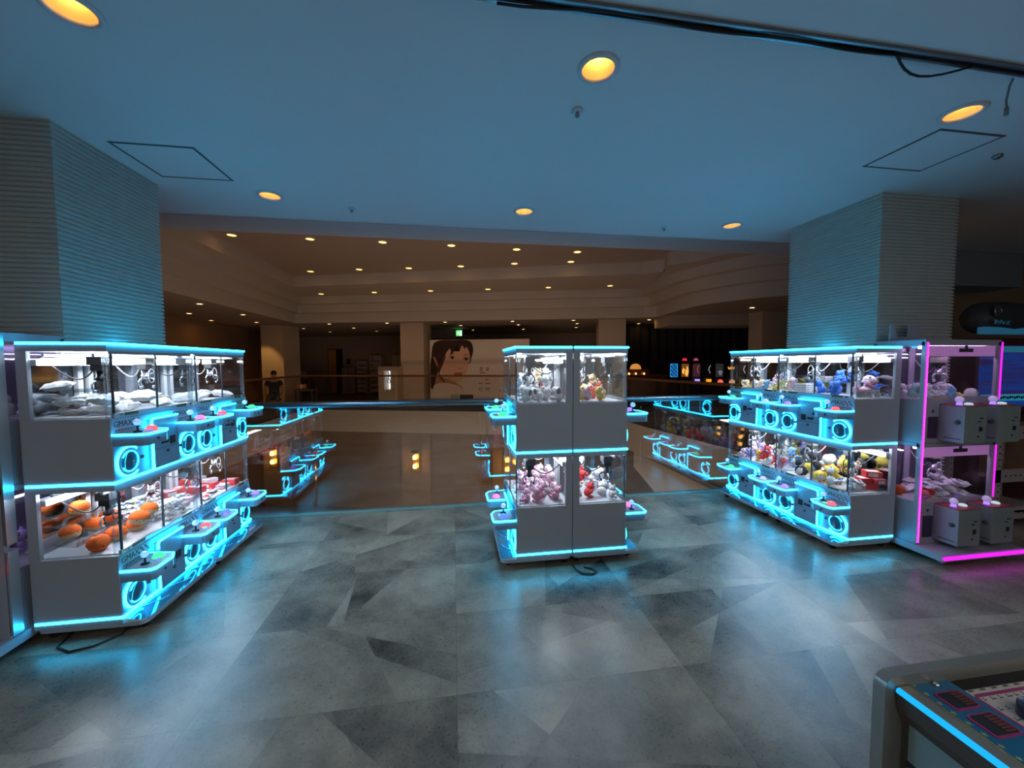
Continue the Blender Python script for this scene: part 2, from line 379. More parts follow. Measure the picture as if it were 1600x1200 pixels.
# ---- glass balustrade at the atrium edge
STEEL = mat('handrail_steel', (.22, .23, .25), .22, .9)
SHOE = mat('glass_edge', (.30, .45, .42), .2, .3)
RY = YE
b = MB(); b.tube([(-4.2, RY, 1.215), (6.5, RY, 1.215)], .028, 14); b.box((-4.2, RY-.012, 1.175), (6.5, RY+.012, 1.19)); tag(b.build('handrail', STEEL), 'dark steel handrail on top of the near glass balustrade', 'handrail')
b = MB(); b.box((-4.2, RY-.03, .0), (6.5, RY+.03, .022), 0, .004); tag(b.build('balustrade_channel', SHOE), 'greenish metal floor channel holding the near glass balustrade', 'floor channel')
js = [-3.32, -1.50, .30, 2.28, 4.06, 5.9]
gl = ['left end, behind the left crane games', 'between the left and the middle crane games', 'behind the middle crane games', 'right of the middle, behind the right crane games', 'far right, hidden behind the right column']
for i in range(5):
    b = MB(); b.box((js[i]+.004, RY-.005, .022), (js[i+1]-.004, RY+.005, 1.175), 0, .001)
    tag(b.build('glass_panel', RAILG), 'clear glass balustrade panel, '+gl[i], 'glass panel', 'panels of the near glass balustrade')

# ================================================================== THE ATRIUM BEYOND
FLR = noise_var(mat('far_carpet', (.10, .075, .06), .85), 6, .15)
ATW = noise_var(mat('atrium_plaster', (.62, .56, .50), .8), 1.5, .05)
ATC = noise_var(mat('atrium_ceiling', (.50, .42, .36), .8), 1.5, .05)
far = lambda x, c: (x, c-.285*x)
void_ = [(-5.35, YE+.06), (5.35, YE+.06), (5.2, 6.6), (5.03, 8.0), (4.88, 9.2), (4.82, 10.3), (4.62, 11.4), (4.2, 12.30), (-5.3, 15.01)]
outer = [(-11, YE+.06), (13, YE+.06), (13, 26), (-11, 26)]
# slabs of the gallery round the void: top plate, underside, fascia
def ring_slab(name, outer, hole, z0, z1, m, mtop):
    bm = bmesh.new()
    def lp(pts, z): return [bm.verts.new((x, y, z)) for x, y in pts]
    mi = []
    for z, k in ((z1, 1), (z0, 0)):
        A, B = lp(outer, z), lp(hole, z); es = []
        for L in (A, B):
            for i in range(len(L)): es.append(bm.edges.new((L[i], L[(i+1) % len(L)])))
        r = bmesh.ops.triangle_fill(bm, use_beauty=True, edges=es)
        for f in r['geom']:
            if isinstance(f, bmesh.types.BMFace):
                f.material_index = k
                if (f.normal.z < 0) == (k == 1): f.normal_flip()
        mi.append(B)
    T, Bt = mi
    for i in range(len(T)):
        j = (i+1) % len(T); bm.faces.new((T[i], T[j], Bt[j], Bt[i]))
    me = bpy.data.meshes.new(name); bm.to_mesh(me); bm.free(); me.materials.append(m); me.materials.append(mtop)
    o = bpy.data.objects.new(name, me); C.objects.link(o); return o
hole_in = [(x, y+.02 if i < 2 else y) for i, (x, y) in enumerate(void_)]
outer2 = [(-11, YE+.07), (13, YE+.07), (13, 26), (-11, 26)]
struct(ring_slab('floor_gallery', outer2, hole_in, -.78, 0, ATW, FLR), 'gallery floor around the atrium with beige fascia')
# lower hall
LW = noise_var(mat('lower_wall', (.34, .235, .155), .75), 1.2, .06)
def slantbox(b, xa, xb, c0, c1, z0, z1, m=0):
    """box whose long faces follow the far gallery's slanted direction"""
    v = [b.V(p) for p in ((*far(xa, c0), z0), (*far(xb, c0), z0), (*far(xb, c1), z0), (*far(xa, c1), z0), (*far(xa, c0), z1), (*far(xb, c0), z1), (*far(xb, c1), z1), (*far(xa, c1), z1))]
    for q in ((3,2,1,0),(4,5,6,7),(0,1,5,4),(1,2,6,5),(2,3,7,6),(3,0,4,7)): b.F([v[i] for i in q], m)
b = MB(); b.box((-11, 4.6, -4.5), (13, 26, -4.4)); struct(b.build('floor_lower', noise_var(mat('lower_floor', (.20, .12, .07), .4), 3, .2)))
b = MB(); slantbox(b, -11, 8, 15.7, 15.9, -4.4, -.78); struct(b.build('wall_lower', LW))
b = MB(); b.box((8.0, 4.6, -4.4), (8.2, 14, -.78)); struct(b.build('wall_lower_right', noise_var(mat('lower_wall_right', (.12, .09, .07), .8), 2, .1)))
b = MB(); b.box((-9.2, 4.6, -4.4), (-9, 19, -.78)); struct(b.build('wall_lower_left', LW))
# sloping side of the stair on the right, under the gallery edge
b = MB(); b.prism([(9.9, -.78), (9.9, -1.2), (5.0, -2.6), (5.0, -.78)], 4.86, 5.1, 0, 'x'); struct(b.build('trim_3', ATW), 'beige stair side below the right gallery')
for xc in (-1.53, -7.5, 2.07):
    b = MB(); slantbox(b, xc-.58, xc+.58, 15.5, 15.72, -4.4, -.8); struct(b.build('trim_pilaster', noise_var(mat('pilaster', (.40, .285, .19), .75), 1.5, .05)))
sl = [(-1.53, 'wall lamp glowing amber on the lower hall pilaster, middle of the atrium'), (-7.55, 'wall lamp glowing amber in the lower hall, seen behind the left crane games'), (2.06, 'wall lamp glowing amber in the lower hall, seen through the middle crane game')]
for xc, lb in sl:
    x, y = far(xc, 15.47)
    r = empty('wall_sconce', (x, y, -2.28), lb, 'wall lamp', 'amber wall lamps in the lower hall')
    M_ = Matrix.Rotation(-math.atan(.285), 4, 'Z')
    b = MB(lambda p: M_ @ p); b.box((-.16, -.04, -.42), (.16, .0, .42), 0, .01); b.build('back_plate', mat('brass_plate', (.5, .32, .12), .3, .7), r)
    for zz in (.16, -.2):
        b = MB(lambda p: M_ @ p); b.lathe([(.0, .0), (.07, .02), (.085, .10), (.06, .17), (0, .18)], (0, -.12, zz-.08), 14); b.build('lamp_shade', emat('sconce_glow', (1.0, .48, .07), 13), r)
    b = MB(lambda p: M_ @ p); b.lathe([(.12, .35), (.16, .42), (0, .45)], (0, -.08, 0), 14); b.build('cap', DGREY, r)

# ---- stepped ceilings: every step is a fascia plus a soffit
base = [(-6.0, YE+.1), (-5.93, 15.98), (6.5, 12.65), (6.82, 12.36), (6.70, 11.2), (6.62, 10.11), (6.70, 9.6), (6.88, 9.16), (7.25, 8.52), (7.75, 8.09), (9.2, 7.2), (11, 6.4), (12, YE+.1)]
def tier(dl, df, dr):
    out = [(-6.0+dl, YE+.1), (-5.93+dl, 14.29-df+.285*(5.93-dl)), (6.5-dr, 14.5-df-.285*(6.5-dr))]
    for i in range(3, 12):
        x, y = base[i]; k = (i-3)/8
        nx, ny = (-1, .1) if i < 6 else (-.8, -.6)
        out.append((x+nx*dr*(1 if i < 6 else .9), y+ny*dr*(1 if i >= 6 else .3)))
    out.append((12, YE+.1)); return out
TZ = [3.2, 3.56, 3.86, 4.12, 4.45]
TI = [tier(0, 0, 0), tier(.22, .22, .28), tier(.44, .44, .56), tier(.66, .66, .84), tier(.9, 2.5, 1.15)]
TI[4][1] = (-5.03, 13.5); TI[4][2] = (5.2, 10.3)
for i in range(3, 6): TI[4][i] = (TI[4][i][0], min(TI[4][i][1], 10.0-.35*(i-3)))
def densify(poly, n=6):
    """round the right-hand rim with a Catmull-Rom pass over vertices 3..10"""
    out = poly[:3]; P = poly[2:12]
    for i in range(1, len(P)-2):
        p0, p1, p2, p3 = [Vector((*q, 0)) for q in (P[i-1], P[i], P[i+1], P[i+2])]
        for t in range(n):
            t /= n
            q = .5*((2*p1)+(p2-p0)*t+(2*p0-5*p1+4*p2-p3)*t*t+(3*p1-p0-3*p2+p3)*t**3); out.append((q.x, q.y))
    return out+poly[11:]
TD = [densify(t) for t in TI]
b = MB(); LV = [TD[0], TD[1], TD[2], TD[4]]
for i in range(4):
    A0 = [b.V((x, y, TZ[i])) for x, y in LV[i]]; A1 = [b.V((x, y, TZ[i+1])) for x, y in LV[i]]
    n = len(A0)
    for j in range(n-1): b.F([A0[j], A0[j+1], A1[j+1], A1[j]])
    if i < 3:
        B1 = [b.V((x, y, TZ[i+1])) for x, y in LV[i+1]]
        for j in range(n-1): b.F([A1[j], A1[j+1], B1[j+1], B1[j]])
struct(b.build('trim_4', ATW, recalc=False), 'stepped plaster coving around the atrium ceiling')
b = MB(); b.poly([(x, y, TZ[4]) for x, y in ((-11, YE), (13, YE), (13, 20), (-11, 20))]); struct(b.build('ceiling_atrium', ATC), 'high flat ceiling over the atrium')
o = holed_plate('ceiling_gallery', [(-11, YE+.1-.01), (13, YE+.1-.01), (13, 26), (-11, 26)], [[(x, y+.005 if j in (0, len(TD[0])-1) else y) for j, (x, y) in enumerate(TD[0])]], TZ[0], ATC); struct(o, 'low ceiling over the galleries')
# atrium downlights: small surface rings with a glowing lens
row1 = [(-4.7, 9.36), (-3.13, 9.41), (-1.57, 9.42), (-.01, 9.46), (1.57, 9.56), (3.12, 9.57)]
row2 = [(-4.22, 12.65), (-2.72, 12.2), (-1.25, 11.84), (.25, 11.41), (1.73, 10.91), (3.24, 10.5)]
row3 = [(-4.56, 16.25), (-2.66, 15.7), (-.73, 15.01), (1.17, 14.48), (3.09, 14.09), (4.98, 13.58)]
gal = [(-6.36, 11.05), (-6.43, 13.27), (-7.12, 15.61), (-7.86, 13.14), (-8.36, 15.12), (-10.2, 18.9), (-6.42, 18.17), (-4.71, 15.96), (-2.46, 15.35), (-4.2, 17.62), (-3.57, 19.21), (-5.81, 19.82), (-.28, 14.78), (.32, 15.98), (.92, 18.02), (2.17, 14.2), (3.17, 17.44), (2.6, 15.46), (4.3, 13.6), (4.8, 14.7), (5.26, 16.27), (6.95, 13.1), (7.22, 14.43), (7.76, 16.3), (8.34, 9.9)]
LENS = emat('downlight_lens', (1.0, .46, .09), 5); LENSD = emat('downlight_lens_dim', (1.0, .48, .14), 13)
def small_can(rr, lens):
    r = empty('atrium_downlight', (0, 0, 0), 'x', 'ceiling light')
    b = MB(); b.lathe([(rr, -.001), (rr+.006, -.022), (rr+.03, -.018), (rr+.034, -.001)], (0, 0, 0), 18); b.build('trim_ring', TRIM, r)
    b = MB(); b.lathe([(0, -.012), (rr+.003, -.012)], (0, 0, 0), 18); b.build('lens', lens, r)
    return r
sc1 = small_can(.085, LENS); sc2 = small_can(.07, LENSD); u1 = u2 = False
nm = ['far left', 'second from the left', 'third from the left', 'third from the right', 'second from the right', 'far right']
for k, (rw, z, dn) in enumerate(((row1, TZ[4], 'near row of the atrium ceiling'), (row2, TZ[4], 'far row of the atrium ceiling'), (row3, TZ[3], 'row one step below the atrium ceiling'))):
    for i, (x, y) in enumerate(rw):
        if k == 2: y = 14.5-.285*x-1.05-.1
        o = sc1 if not u1 else copy_tree(sc1); u1 = True
        o.location = (x, y, z); o['label'] = f'amber downlight, {nm[i]} in the {dn}'; o['group'] = 'downlights of the atrium ceiling'
for i, (x, y) in enumerate(gal):
    o = sc2 if not u2 else copy_tree(sc2); u2 = True
    o.location = (x, y, TZ[0]); o['group'] = 'downlights under the low gallery ceiling'
    side = 'left gallery' if x < -6.3 else ('right gallery' if x > 6.3 else 'far gallery')
    o['label'] = f'dim amber downlight in the low {side} ceiling beyond the atrium'

# ---- far gallery: columns, wall, doors
COLM = noise_var(mat('far_column', (.66, .52, .38), .75), 2, .05)
ang = -math.atan(.285)
def rotbox(name, cx, cy, w_, d_, z0, z1, m, a=ang, bev=0):
    b = MB(); b.box((-w_/2, -d_/2, 0), (w_/2, d_/2, z1-z0), 0, bev); o = b.build(name, m); o.location = (cx, cy, z0); o.rotation_euler.z = a; return o
def colfar(xcorner, w_, c, lb):
    # right front corner given along the slanted row
    e = Vector((math.cos(ang), math.sin(ang))); n = Vector((-math.sin(ang), math.cos(ang))); p = Vector(far(xcorner, c))-e*(w_/2)+n*(w_/2)
    return struct(rotbox('column', p.x, p.y, w_, w_, 0, TZ[0], COLM), lb)
colfar(-6.72, .98, 14.9, 'beige column at the left of the far gallery')
colfar(-1.11, .92, 14.9, 'beige column in the middle of the far gallery')
colfar(6.10, .95, 14.9, 'beige column at the right of the far gallery')
l = bpy.data.lights.new('column_washer', 'SPOT'); l.energy = 42; l.color = (1, .55, .16); l.spot_size = 1.15; l.spot_blend = .4; l.shadow_soft_size = .06
o = bpy.data.objects.new('column_washer', l); C.objects.link(o); o.location = (-7.55, 15.75, 3.15); o.rotation_euler = (math.radians(28), 0, .1)
DWALL = noise_var(mat('far_back_wall', (.48, .36, .29), .85), 1.5, .08)
b = MB(); slantbox(b, -13, 9, 21.5, 21.65, 0, TZ[0]); struct(b.build('wall_far', DWALL), 'dim brown back wall of the far gallery')
b = MB(); slantbox(b, -7.05, -6.18, 21.47, 21.52, 0, 2.5); o = struct(b.build('door_1', mat('door_dark', (.03, .02, .016), .6)), 'tall doorway in the far wall')
b = MB(); slantbox(b, -7.0, -6.56, 21.42, 21.47, .02, 2.46); b.build('lit_door_half', noise_var(mat('lit_door_orange', (.75, .34, .08), .5), 4, .2), o)  # orange-lit left half of the opening, its light put into the colour
CURT = mat('black_curtain', (.022, .024, .03), .9)
b = MB(); pts = [(6.4+.06*i, 14.9-.012*i+.05*math.sin(i*1.1)) for i in range(95)]
for (x0, y0), (x1, y1) in zip(pts, pts[1:]): b.poly([(x0, y0, 0), (x1, y1, 0), (x1, y1, TZ[0]), (x0, y0, TZ[0])])
for (x0, y0), (x1, y1) in zip(pts, pts[1:]): b.poly([(x0, y0+.02, 0), (x0, y0+.02, TZ[0]), (x1, y1+.02, TZ[0]), (x1, y1+.02, 0)])
tag(b.build('blackout_curtain', CURT), 'black pleated curtain wall behind the glowing slot machines', 'curtain')
b = MB(); b.box((9.29, 10.6, 0), (10.3, 11.15, TZ[0])); struct(b.build('column', COLM), 'beige column of the right gallery, left of the ribbed column')
b = MB(); b.prism([(7.0, 11.9), (10.1, 11.1), (10.1, 12.4), (7.1, 13.0)], 2.86, TZ[0], 0); struct(b.build('trim_5', ATC), 'low beige soffit above the black curtain')
b = MB(); b.box((12.9, YE, 0), (13, 26, 4.6)); struct(b.build('wall_far_right', DWALL))
# far handrail and its glass
HR = mat('far_handrail', (.20, .085, .045), .35, .3)
rail = [(-5.45, 5.2), (-5.45, 11.9), (-5.42, 13.4), (-5.38, 15.12), (-2, 14.16), (1.6, 13.13), (4.26, 12.38), (4.70, 11.45), (4.9, 10.3), (4.96, 9.2), (5.11, 8.0), (5.28, 6.6), (5.4, 5.2)]
b = MB(); b.tube([(x, y, 1.22) for x, y in rail], .032, 8); tag(b.build('handrail', HR), 'thin brown handrail around the far side of the atrium', 'handrail')
gnames = ['along the left gallery', 'left corner of the atrium', 'left rear of the atrium', 'across the far side left of the middle', 'across the far side in front of the portrait banner', 'across the far side behind the middle crane games', 'right corner of the atrium', 'right gallery, far curve', 'right gallery, middle of the curve', 'right gallery, near the slot machines', 'right gallery, left of the right crane games', 'right gallery, nearest the ribbed column']
FARG = glass('far_glass', (.93, .92, .90), .03, .6)
for i in range(len(rail)-1):
    (x0, y0), (x1, y1) = rail[i], rail[i+1]; d = Vector((x1-x0, y1-y0)).normalized(); nn = Vector((-d.y, d.x))*.006
    b = MB(); b.prism([(x0+d.x*.02+nn.x, y0+d.y*.02+nn.y), (x0+d.x*.02-nn.x, y0+d.y*.02-nn.y), (x1-d.x*.02-nn.x, y1-d.y*.02-nn.y), (x1-d.x*.02+nn.x, y1-d.y*.02+nn.y)], .002, 1.188)
    tag(b.build('glass_panel', FARG), 'far glass balustrade panel, '+gnames[i], 'glass panel', 'panels of the far glass balustrade')

# ================================================================== CRANE GAMES
W, L, PITCH = .457, .754, .76
Z0, TH = .114, .832
STICK = noise_var(mat('sticker_panel', (.30, .36, .42), .4), 30, .2)
INK = mat('sticker_ink', (.02, .025, .03), .5)
JOY = mat('joystick_ball', (.75, .8, .9), .25, 0, (.35, .6, 1.0), .35)
BTN = {k: mat('button_'+k, tuple(c*.6 for c in v), .25, 0, v, 1.3) for k, v in dict(green=(.05, 1, .22), red=(1, .10, .12), blue=(.08, .16, 1), purple=(.28, .16, 1), pink=(1, .16, .42), white=(.3, .34, .4), teal=(.05, .8, .75)).items()}
CLAWM = mat('claw_steel', (.75, .77, .8), .22, .9)
BRASS = mat('motor_housing', (.35, .33, .28), .4, .5)
CABLE = mat('cable_light', (.55, .56, .60), .5)
YPL = mat('label_plate', (.10, .10, .03), .4)

def claw(T, u, v, zt, dark, parent, s=1):
    """gantry trolley with hanging grabber: thing part with arms and cable as sub-parts"""
    b = MB(T); b.box((v-.04, u-.04, zt-.05), (v+.04, u+.04, zt), 0, .004); b.box((v-.03, u-.03, zt-.085), (v+.03, u+.03, zt-.05), 1, .003)
    c = b.build('claw_trolley', [DGREY if dark else BRASS, DARK], parent)
    b = MB(T); hm = 0
    b.lathe([(.0, 0), (.019, 0), (.019, -.035), (.026, -.04), (.026, -.058), (.012, -.07), (0, -.07)], (v, u, zt-.085), 12)
    b.build('grabber_head', [DARK if dark else CLAWM], c)
    for k in range(3):
        a = 2*math.pi*k/3+.5; d = Vector((math.cos(a), math.sin(a), 0)); p = Vector((v, u, zt-.142))
        b = MB(T); b.tube([p+d*.012, p+d*.040+Vector((0, 0, -.006)), p+d*.058+Vector((0, 0, -.026)), p+d*.056+Vector((0, 0, -.05)), p+d*.042+Vector((0, 0, -.068))], [.006, .006, .005, .005, .004], 6)
        b.ball(p+d*.043+Vector((0, 0, -.068)), (.010, .010, .012), 0, 8, 6)
        b.build('claw_arm', [DARK if dark and k < 2 else CLAWM], c)
    b = MB(T); n = 10
    b.tube([(v-.03-(v-.07)*i/n, u+.03*math.sin(math.pi*i/n), zt-.05-.10*math.sin(math.pi*(.08+.92*i/n))+.03*i/n) for i in range(n+1)], .0045, 6)
    b.build('cable', [BLACK if dark else CABLE], c)
    b = MB(T); b.tube([(v+.035, u+.03*math.sin(t)+.01, zt-.08-.05*(1-math.cos(t))) for t in [2*math.pi*i/12 for i in range(13)]], .0035, 5); b.build('cable', [BLACK if dark else CABLE], c)
    return c

def crane_unit(sg):
    T = lambda p: Vector((sg*p.x, p.y, p.z))
    root = empty('crane_game', (0, 0, 0), 'x', 'crane game', 'white two-tier crane games with cyan light strips')
    r = root; mir = sg < 0
    # base: rounded plinth, sloping glossy kick plate, castors
    b = MB(T)
    fr = rrect(0, 0, W+.125, L, .05)
    fr = [(x, y) for x, y in fr]
    b.prism([(max(0, x), y) if x > .08 else (x, y) for x, y in fr], .058, .082, 0); b.box((0, 0, .08), (W, L, .112)); b.build('plinth', PAINT, r)
    b = MB(T); n = rrect(W-.02, .004, W+.121, L-.004, .045, 5)
    zz = lambda x: .108-(x-W)/.121*.022 if x > W else .108
    top = [b.V((x, y, zz(x))) for x, y in n]; bot = [b.V((x, y, .083)) for x, y in n]
    b.F(top, 0)
    for i in range(len(n)): b.F([bot[i], bot[(i+1) % len(n)], top[(i+1) % len(n)], top[i]], 1)
    b.build('kick_plate', [KICK, WHITE], r)
    b = MB(T)
    for k in range(3):
        y0 = .12+.22*k; pts = [(W+.02, y0, .1055), (W+.05, y0+.05, .101), (W+.075, y0+.09, .0965), (W+.09, y0+.14, .0935)]
        b.strip(pts, .006, .0012)
    b.build('swoosh_print', mat('pale_print', (.35, .6, .7), .3), r)
    for x, y in ((.05, .06), (.05, L-.06), (W+.06, .09), (W+.06, L-.09)):
        b = MB(T); b.lathe([(.012, -.012), (.026, -.012), (.028, -.008), (.028, .008), (.026, .012), (.012, .012), (.012, -.012)], (x, y, .028), 14, 0, 'y'); b.box((x-.022, y-.018, .045), (x+.022, y+.018, .058)); b.build('castor', BLACK, r)
    for t in (0, 1):
        z = Z0+TH*t; R = lambda q: z+q
        # body: lower box, posts at the back, roof
        b = MB(T); b.box((0, 0, R(0)), (W, L, R(.385)), 0, .003)
        b.box((0, 0, R(.385)), (.055, .022, R(.79))); b.box((0, L-.022, R(.385)), (.055, L, R(.79)))
        b.box((0, 0, R(.782)), (W, L, R(.829)), 0, .002)
        b.build('cabinet_body', PAINT, r)
        b = MB(T); b.box((W, .004, R(.004)), (W+.003, L-.004, R(.38)), 0, .001); b.build('front_panel', FRONT, r)
        b = MB(T); b.box((.004, .022, R(.386)), (W-.02, L-.022, R(.392))); b.build('prize_bed', BED, r)
        b = MB(T); b.box((.004, .022, R(.392)), (.009, L-.022, R(.72))); b.build('back_mirror', MIRROR, r)
        b = MB(T); b.box((.012, L/2-.055, R(.392)), (.04, L/2-.02, R(.74))); b.box((.012, L/2+.02, R(.392)), (.04, L/2+.055, R(.74))); b.build('inner_post', WHITE, r)
        b = MB(T); b.box((.009, .03, R(.70)), (.075, L-.03, R(.735))); b.build('light_hood', WHITE, r)
        b = MB(T); b.box((.079, .05, R(.722)), (.099, L-.05, R(.744)), 0, .005); b.build('light_tube', TUBE, r)
        b = MB(T); b.box((W-.05, .06, R(.770)), (W-.03, L-.06, R(.780))); b.build('light_tube', TUBE, r)  # extra front tube, added to brighten the near sides of the prizes
        b = MB(T); b.box((W-.10, .03, R(.752)), (W-.085, L-.03, R(.768))); b.box((.10, .03, R(.752)), (.115, L-.03, R(.768))); b.build('gantry_rail', ALU, r)
        # front window: rails, two sliding panes, end panes, clear corner rods
        b = MB(T); b.box((W-.012, .02, R(.386)), (W+.004, L-.02, R(.412))); b.box((W-.010, .02, R(.768)), (W+.003, L-.02, R(.782)))
        b.box((W-.006, L/2-.006, R(.41)), (W+.001, L/2+.006, R(.77)), 1); b.box((W-.010, .03, R(.41)), (W+.0, .038, R(.77)), 1)
        b.build('window_frame', [ALU, DGREY], r)
        for k in (0, 1):
            b = MB(T); b.box((W-.008+.004*k, .03 if k == 0 else L/2, R(.412)), (W-.005+.004*k, L/2 if k == 0 else L-.03, R(.77))); b.build('sliding_pane', PANE, r)
        for y in (.004, L-.008):
            b = MB(T); b.box((.055, y, R(.386)), (W-.02, y+.004, R(.782))); b.build('end_pane', PANE, r)
            b = MB(T); yy = .013 if y < .1 else L-.013
            b.lathe([(.012, R(.386)), (.012, R(.782))], (W-.012, yy, 0), 10); b.lathe([(.005, R(.386)), (.005, R(.782))], (W-.03, yy, 0), 8); b.build('corner_rod', ACRYL, r)
        for y in (.10, L-.20): b = MB(T); b.box((W+.004, y, R(.392)), (W+.007, y+.10, R(.412))); b.build('window_label', YPL, r)
        for y in (.05, L-.07): b = MB(T); b.box((W+.004, y, R(.395)), (W+.012, y+.02, R(.41))); b.build('window_lock', CHROME, r)
        # cyan strip round the roof / mid band (the lowest one follows below)
        for zz_ in ([R(.829)] if t == 1 else [R(.003), R(.829)]):
            b = MB(T); b.strip([(.006, .0025, zz_), (W+.003, .0025, zz_), (W+.003, L-.0025, zz_), (.006, L-.0025, zz_)], .010, .015); b.build('light_strip', LED, r)
        # prize doors
        for uc in (.108, .650):
            b = MB(T); b.lathe([(0, .004), (.062, .004), (.066, .012), (.084, .012), (.088, .003)], (W, uc, R(.106)), 24, [0, 0, 1, 1], 'x')
            d = b.build('prize_door', [DOORD, FRONT], r)
            b = MB(T)
            b.strip([(W+.007, uc+.091*math.cos(math.radians(a)), R(.106)+.091*math.sin(math.radians(a))) for a in range(50, 311, 13)], .011, .012, 0, False, (1, 0, 0)); b.build('ring_light', LED, d)
            b = MB(T); b.strip([(W+.014, uc+.062*math.cos(math.radians(a)), R(.106)+.062*math.sin(math.radians(a))) for a in range(-150, 151, 15)], .005, .004, 0, False, (1, 0, 0)); b.build('ring_light', LEDSOFT, d)
            ks = 1 if uc < .3 else -1
            b = MB(T); b.box((W+.003, uc+ks*.094-.008, R(.102)), (W+.02, uc+ks*.094+.008, R(.122)), 0, .003); b.build('door_knob', DGREY, d)
        # coin box with an L of light
        b = MB(T); b.box((W+.003, .275, R(.012)), (W+.035, .515, R(.338)), 0, .004); c = b.build('coin_panel', FRONT, r)
        b = MB(T); b.strip([(W+.030, .270, R(.012)), (W+.030, .270, R(.215))], .010, .012, 0, False, (1, 0, 0)); b.build('edge_light', LED, c)
        b = MB(T); b.strip([(W+.030, .270, R(.295)), (W+.030, .270, R(.325)), (W+.030, .275, R(.341)), (W+.030, .29, R(.347)), (W+.030, .515, R(.347))], .010, .012, 0, False, (1, 0, 0)); b.build('edge_light', LED, c)
        b = MB(T); b.box((W+.035, .34, R(.165)), (W+.042, .40, R(.185))); b.box((W+.035, .31, R(.21)), (W+.040, .35, R(.235))); b.box((W+.035, .42, R(.15)), (W+.039, .47, R(.205)))
        b.box((W+.035, .28, R(.135)), (W+.0355, .51, R(.138))); b.build('coin_slot', DARK, c)
        b = MB(T); b.lathe([(.010, 0), (.010, .008), (0, .008)], (W+.035, .395, R(.11)), 12, 0, 'x'); b.build('coin_lock', DGREY, c)
        # control decks
        for k, (ua, ub) in enumerate(((.002, .238), (.486, .748))):
            ol = [(W+.003, ua), (W+.165, ua), (W+.185, ua+.02), (W+.185, ub-.075), (W+.155, ub-.02), (W+.003, ub)]
            b = MB(T); b.prism(ol, R(.218), R(.280), 0); b.prism([(x-.004 if x > W+.05 else x, max(ua+.004, min(ub-.004, y))) for x, y in ol], R(.280), R(.291), 1)
            d = b.build('control_deck', [FRONT, STICK], r)
            b = MB(T); b.strip([(ol[0][0], ol[0][1], R(.286))]+[(x, y, R(.286)) for x, y in ol[1:5]]+[(ol[5][0], ol[5][1], R(.286))], .011, .012); b.build('edge_light', LED, d)
            uj, ubn = (ua+.075, ua+.165) if not mir else (ua+.165, ua+.075)
            b = MB(T); b.lathe([(0, 0), (.024, 0), (.022, .006), (.006, .01), (.006, .045), (0, .045)], (W+.085, uj, R(.291)), 14, 1); b.ball((W+.085, uj, R(.352)), .021, 0, 12, 8); b.build('joystick', [JOY, DARK], d)
            b = MB(T); b.lathe([(.033, 0), (.033, .006), (.027, .008), (.025, .02), (.016, .027), (0, .029)], (W+.10, ubn, R(.291)), 16); o = b.build('push_button', BTN['green'], d)
            b = MB(T); b.lathe([(.014, 0), (.014, .006), (0, .007)], (W+.12, (uj+ubn)/2, R(.291)), 12); b.build('push_button', BTN['blue'], d)
            b = MB(T); b.lathe([(.009, 0), (.009, .006), (0, .006)], (W+.185, (ua+ub)/2-.03, R(.25)), 10, 0, 'x'); b.build('deck_lock', DGREY, d)
            # printed instruction panel behind the deck
            b = MB(T); b.box((W+.003, ua+.012, R(.302)), (W+.0045, ub-.012, R(.375))); p = b.build('instruction_panel', STICK, r)
            rot = Matrix(((0, 0, 1, 0), (1, 0, 0, 0), (0, 1, 0, 0), (0, 0, 0, 1))) if not mir else Matrix(((0, 0, -1, 0), (-1, 0, 0, 0), (0, 1, 0, 0), (0, 0, 0, 1)))
            Mx = Matrix.Translation(T(Vector((W+.0055, (ua+ub)/2, R(.34))))) @ rot
            text_mesh('GMAX', .05, 'printed_lettering', INK, p, Matrix.Translation(T(Vector((W+.0055, (ua+ub)/2+(-.04 if not mir else .04), R(.345))))) @ rot, .0004, .95)
            b = MB(T)
            for q in range(7):
                yy = (ua+ub)/2+(1 if not mir else -1)*(.030+.012*q); b.box((W+.0045, yy-.004, R(.325+.014*((q*5) % 3))), (W+.006, yy+.004, R(.339+.014*((q*5) % 3))))
            for q in range(9): b.box((W+.0045, ua+.02+.022*q, R(.306)), (W+.006, ua+.034+.022*q, R(.312)))
            b.build('printed_icons', INK, p)
        # trolleys
        claw(T, .115, W*.72, R(.752), True, r)
        claw(T, .575, W*.55, R(.752), False, r)
    return root
uA = crane_unit(1); uB = crane_unit(-1)
UNITS = {}
def place(src, first, loc, lb, key):
    o = src if first else copy_tree(src); o.location = loc; o['label'] = lb; UNITS[key] = o; return o
uA2 = copy_tree(uA); uA3 = copy_tree(uA); uB2 = copy_tree(uB); uB3 = copy_tree(uB)
for o, loc, lb, key in ((uA, (-2.463, 2.609, 0), 'nearest crane game of the left row, orange and cream plush in its lower window', 'L1'),
        (uA2, (-2.463, 3.369, 0), 'rear crane game of the left row, next to the glass balustrade', 'L2'),
        (uA3, (.946, 2.984, 0), 'right half of the middle back-to-back crane games, facing right', 'CR'),
        (uB, (.941, 2.984, 0), 'left half of the middle back-to-back crane games, facing left, pink plush below', 'CL'),
        (uB2, (3.8206, 2.811, 0), 'nearest crane game of the right row, pink plush in its upper end window', 'R1'),
        (uB3, (3.8206, 3.571, 0), 'rear crane game of the right row, next to the glass balustrade', 'R2')):
    o.location = loc; o['label'] = lb; UNITS[key] = o
SG = {'L1': 1, 'L2': 1, 'CR': 1, 'CL': -1, 'R1': -1, 'R2': -1}
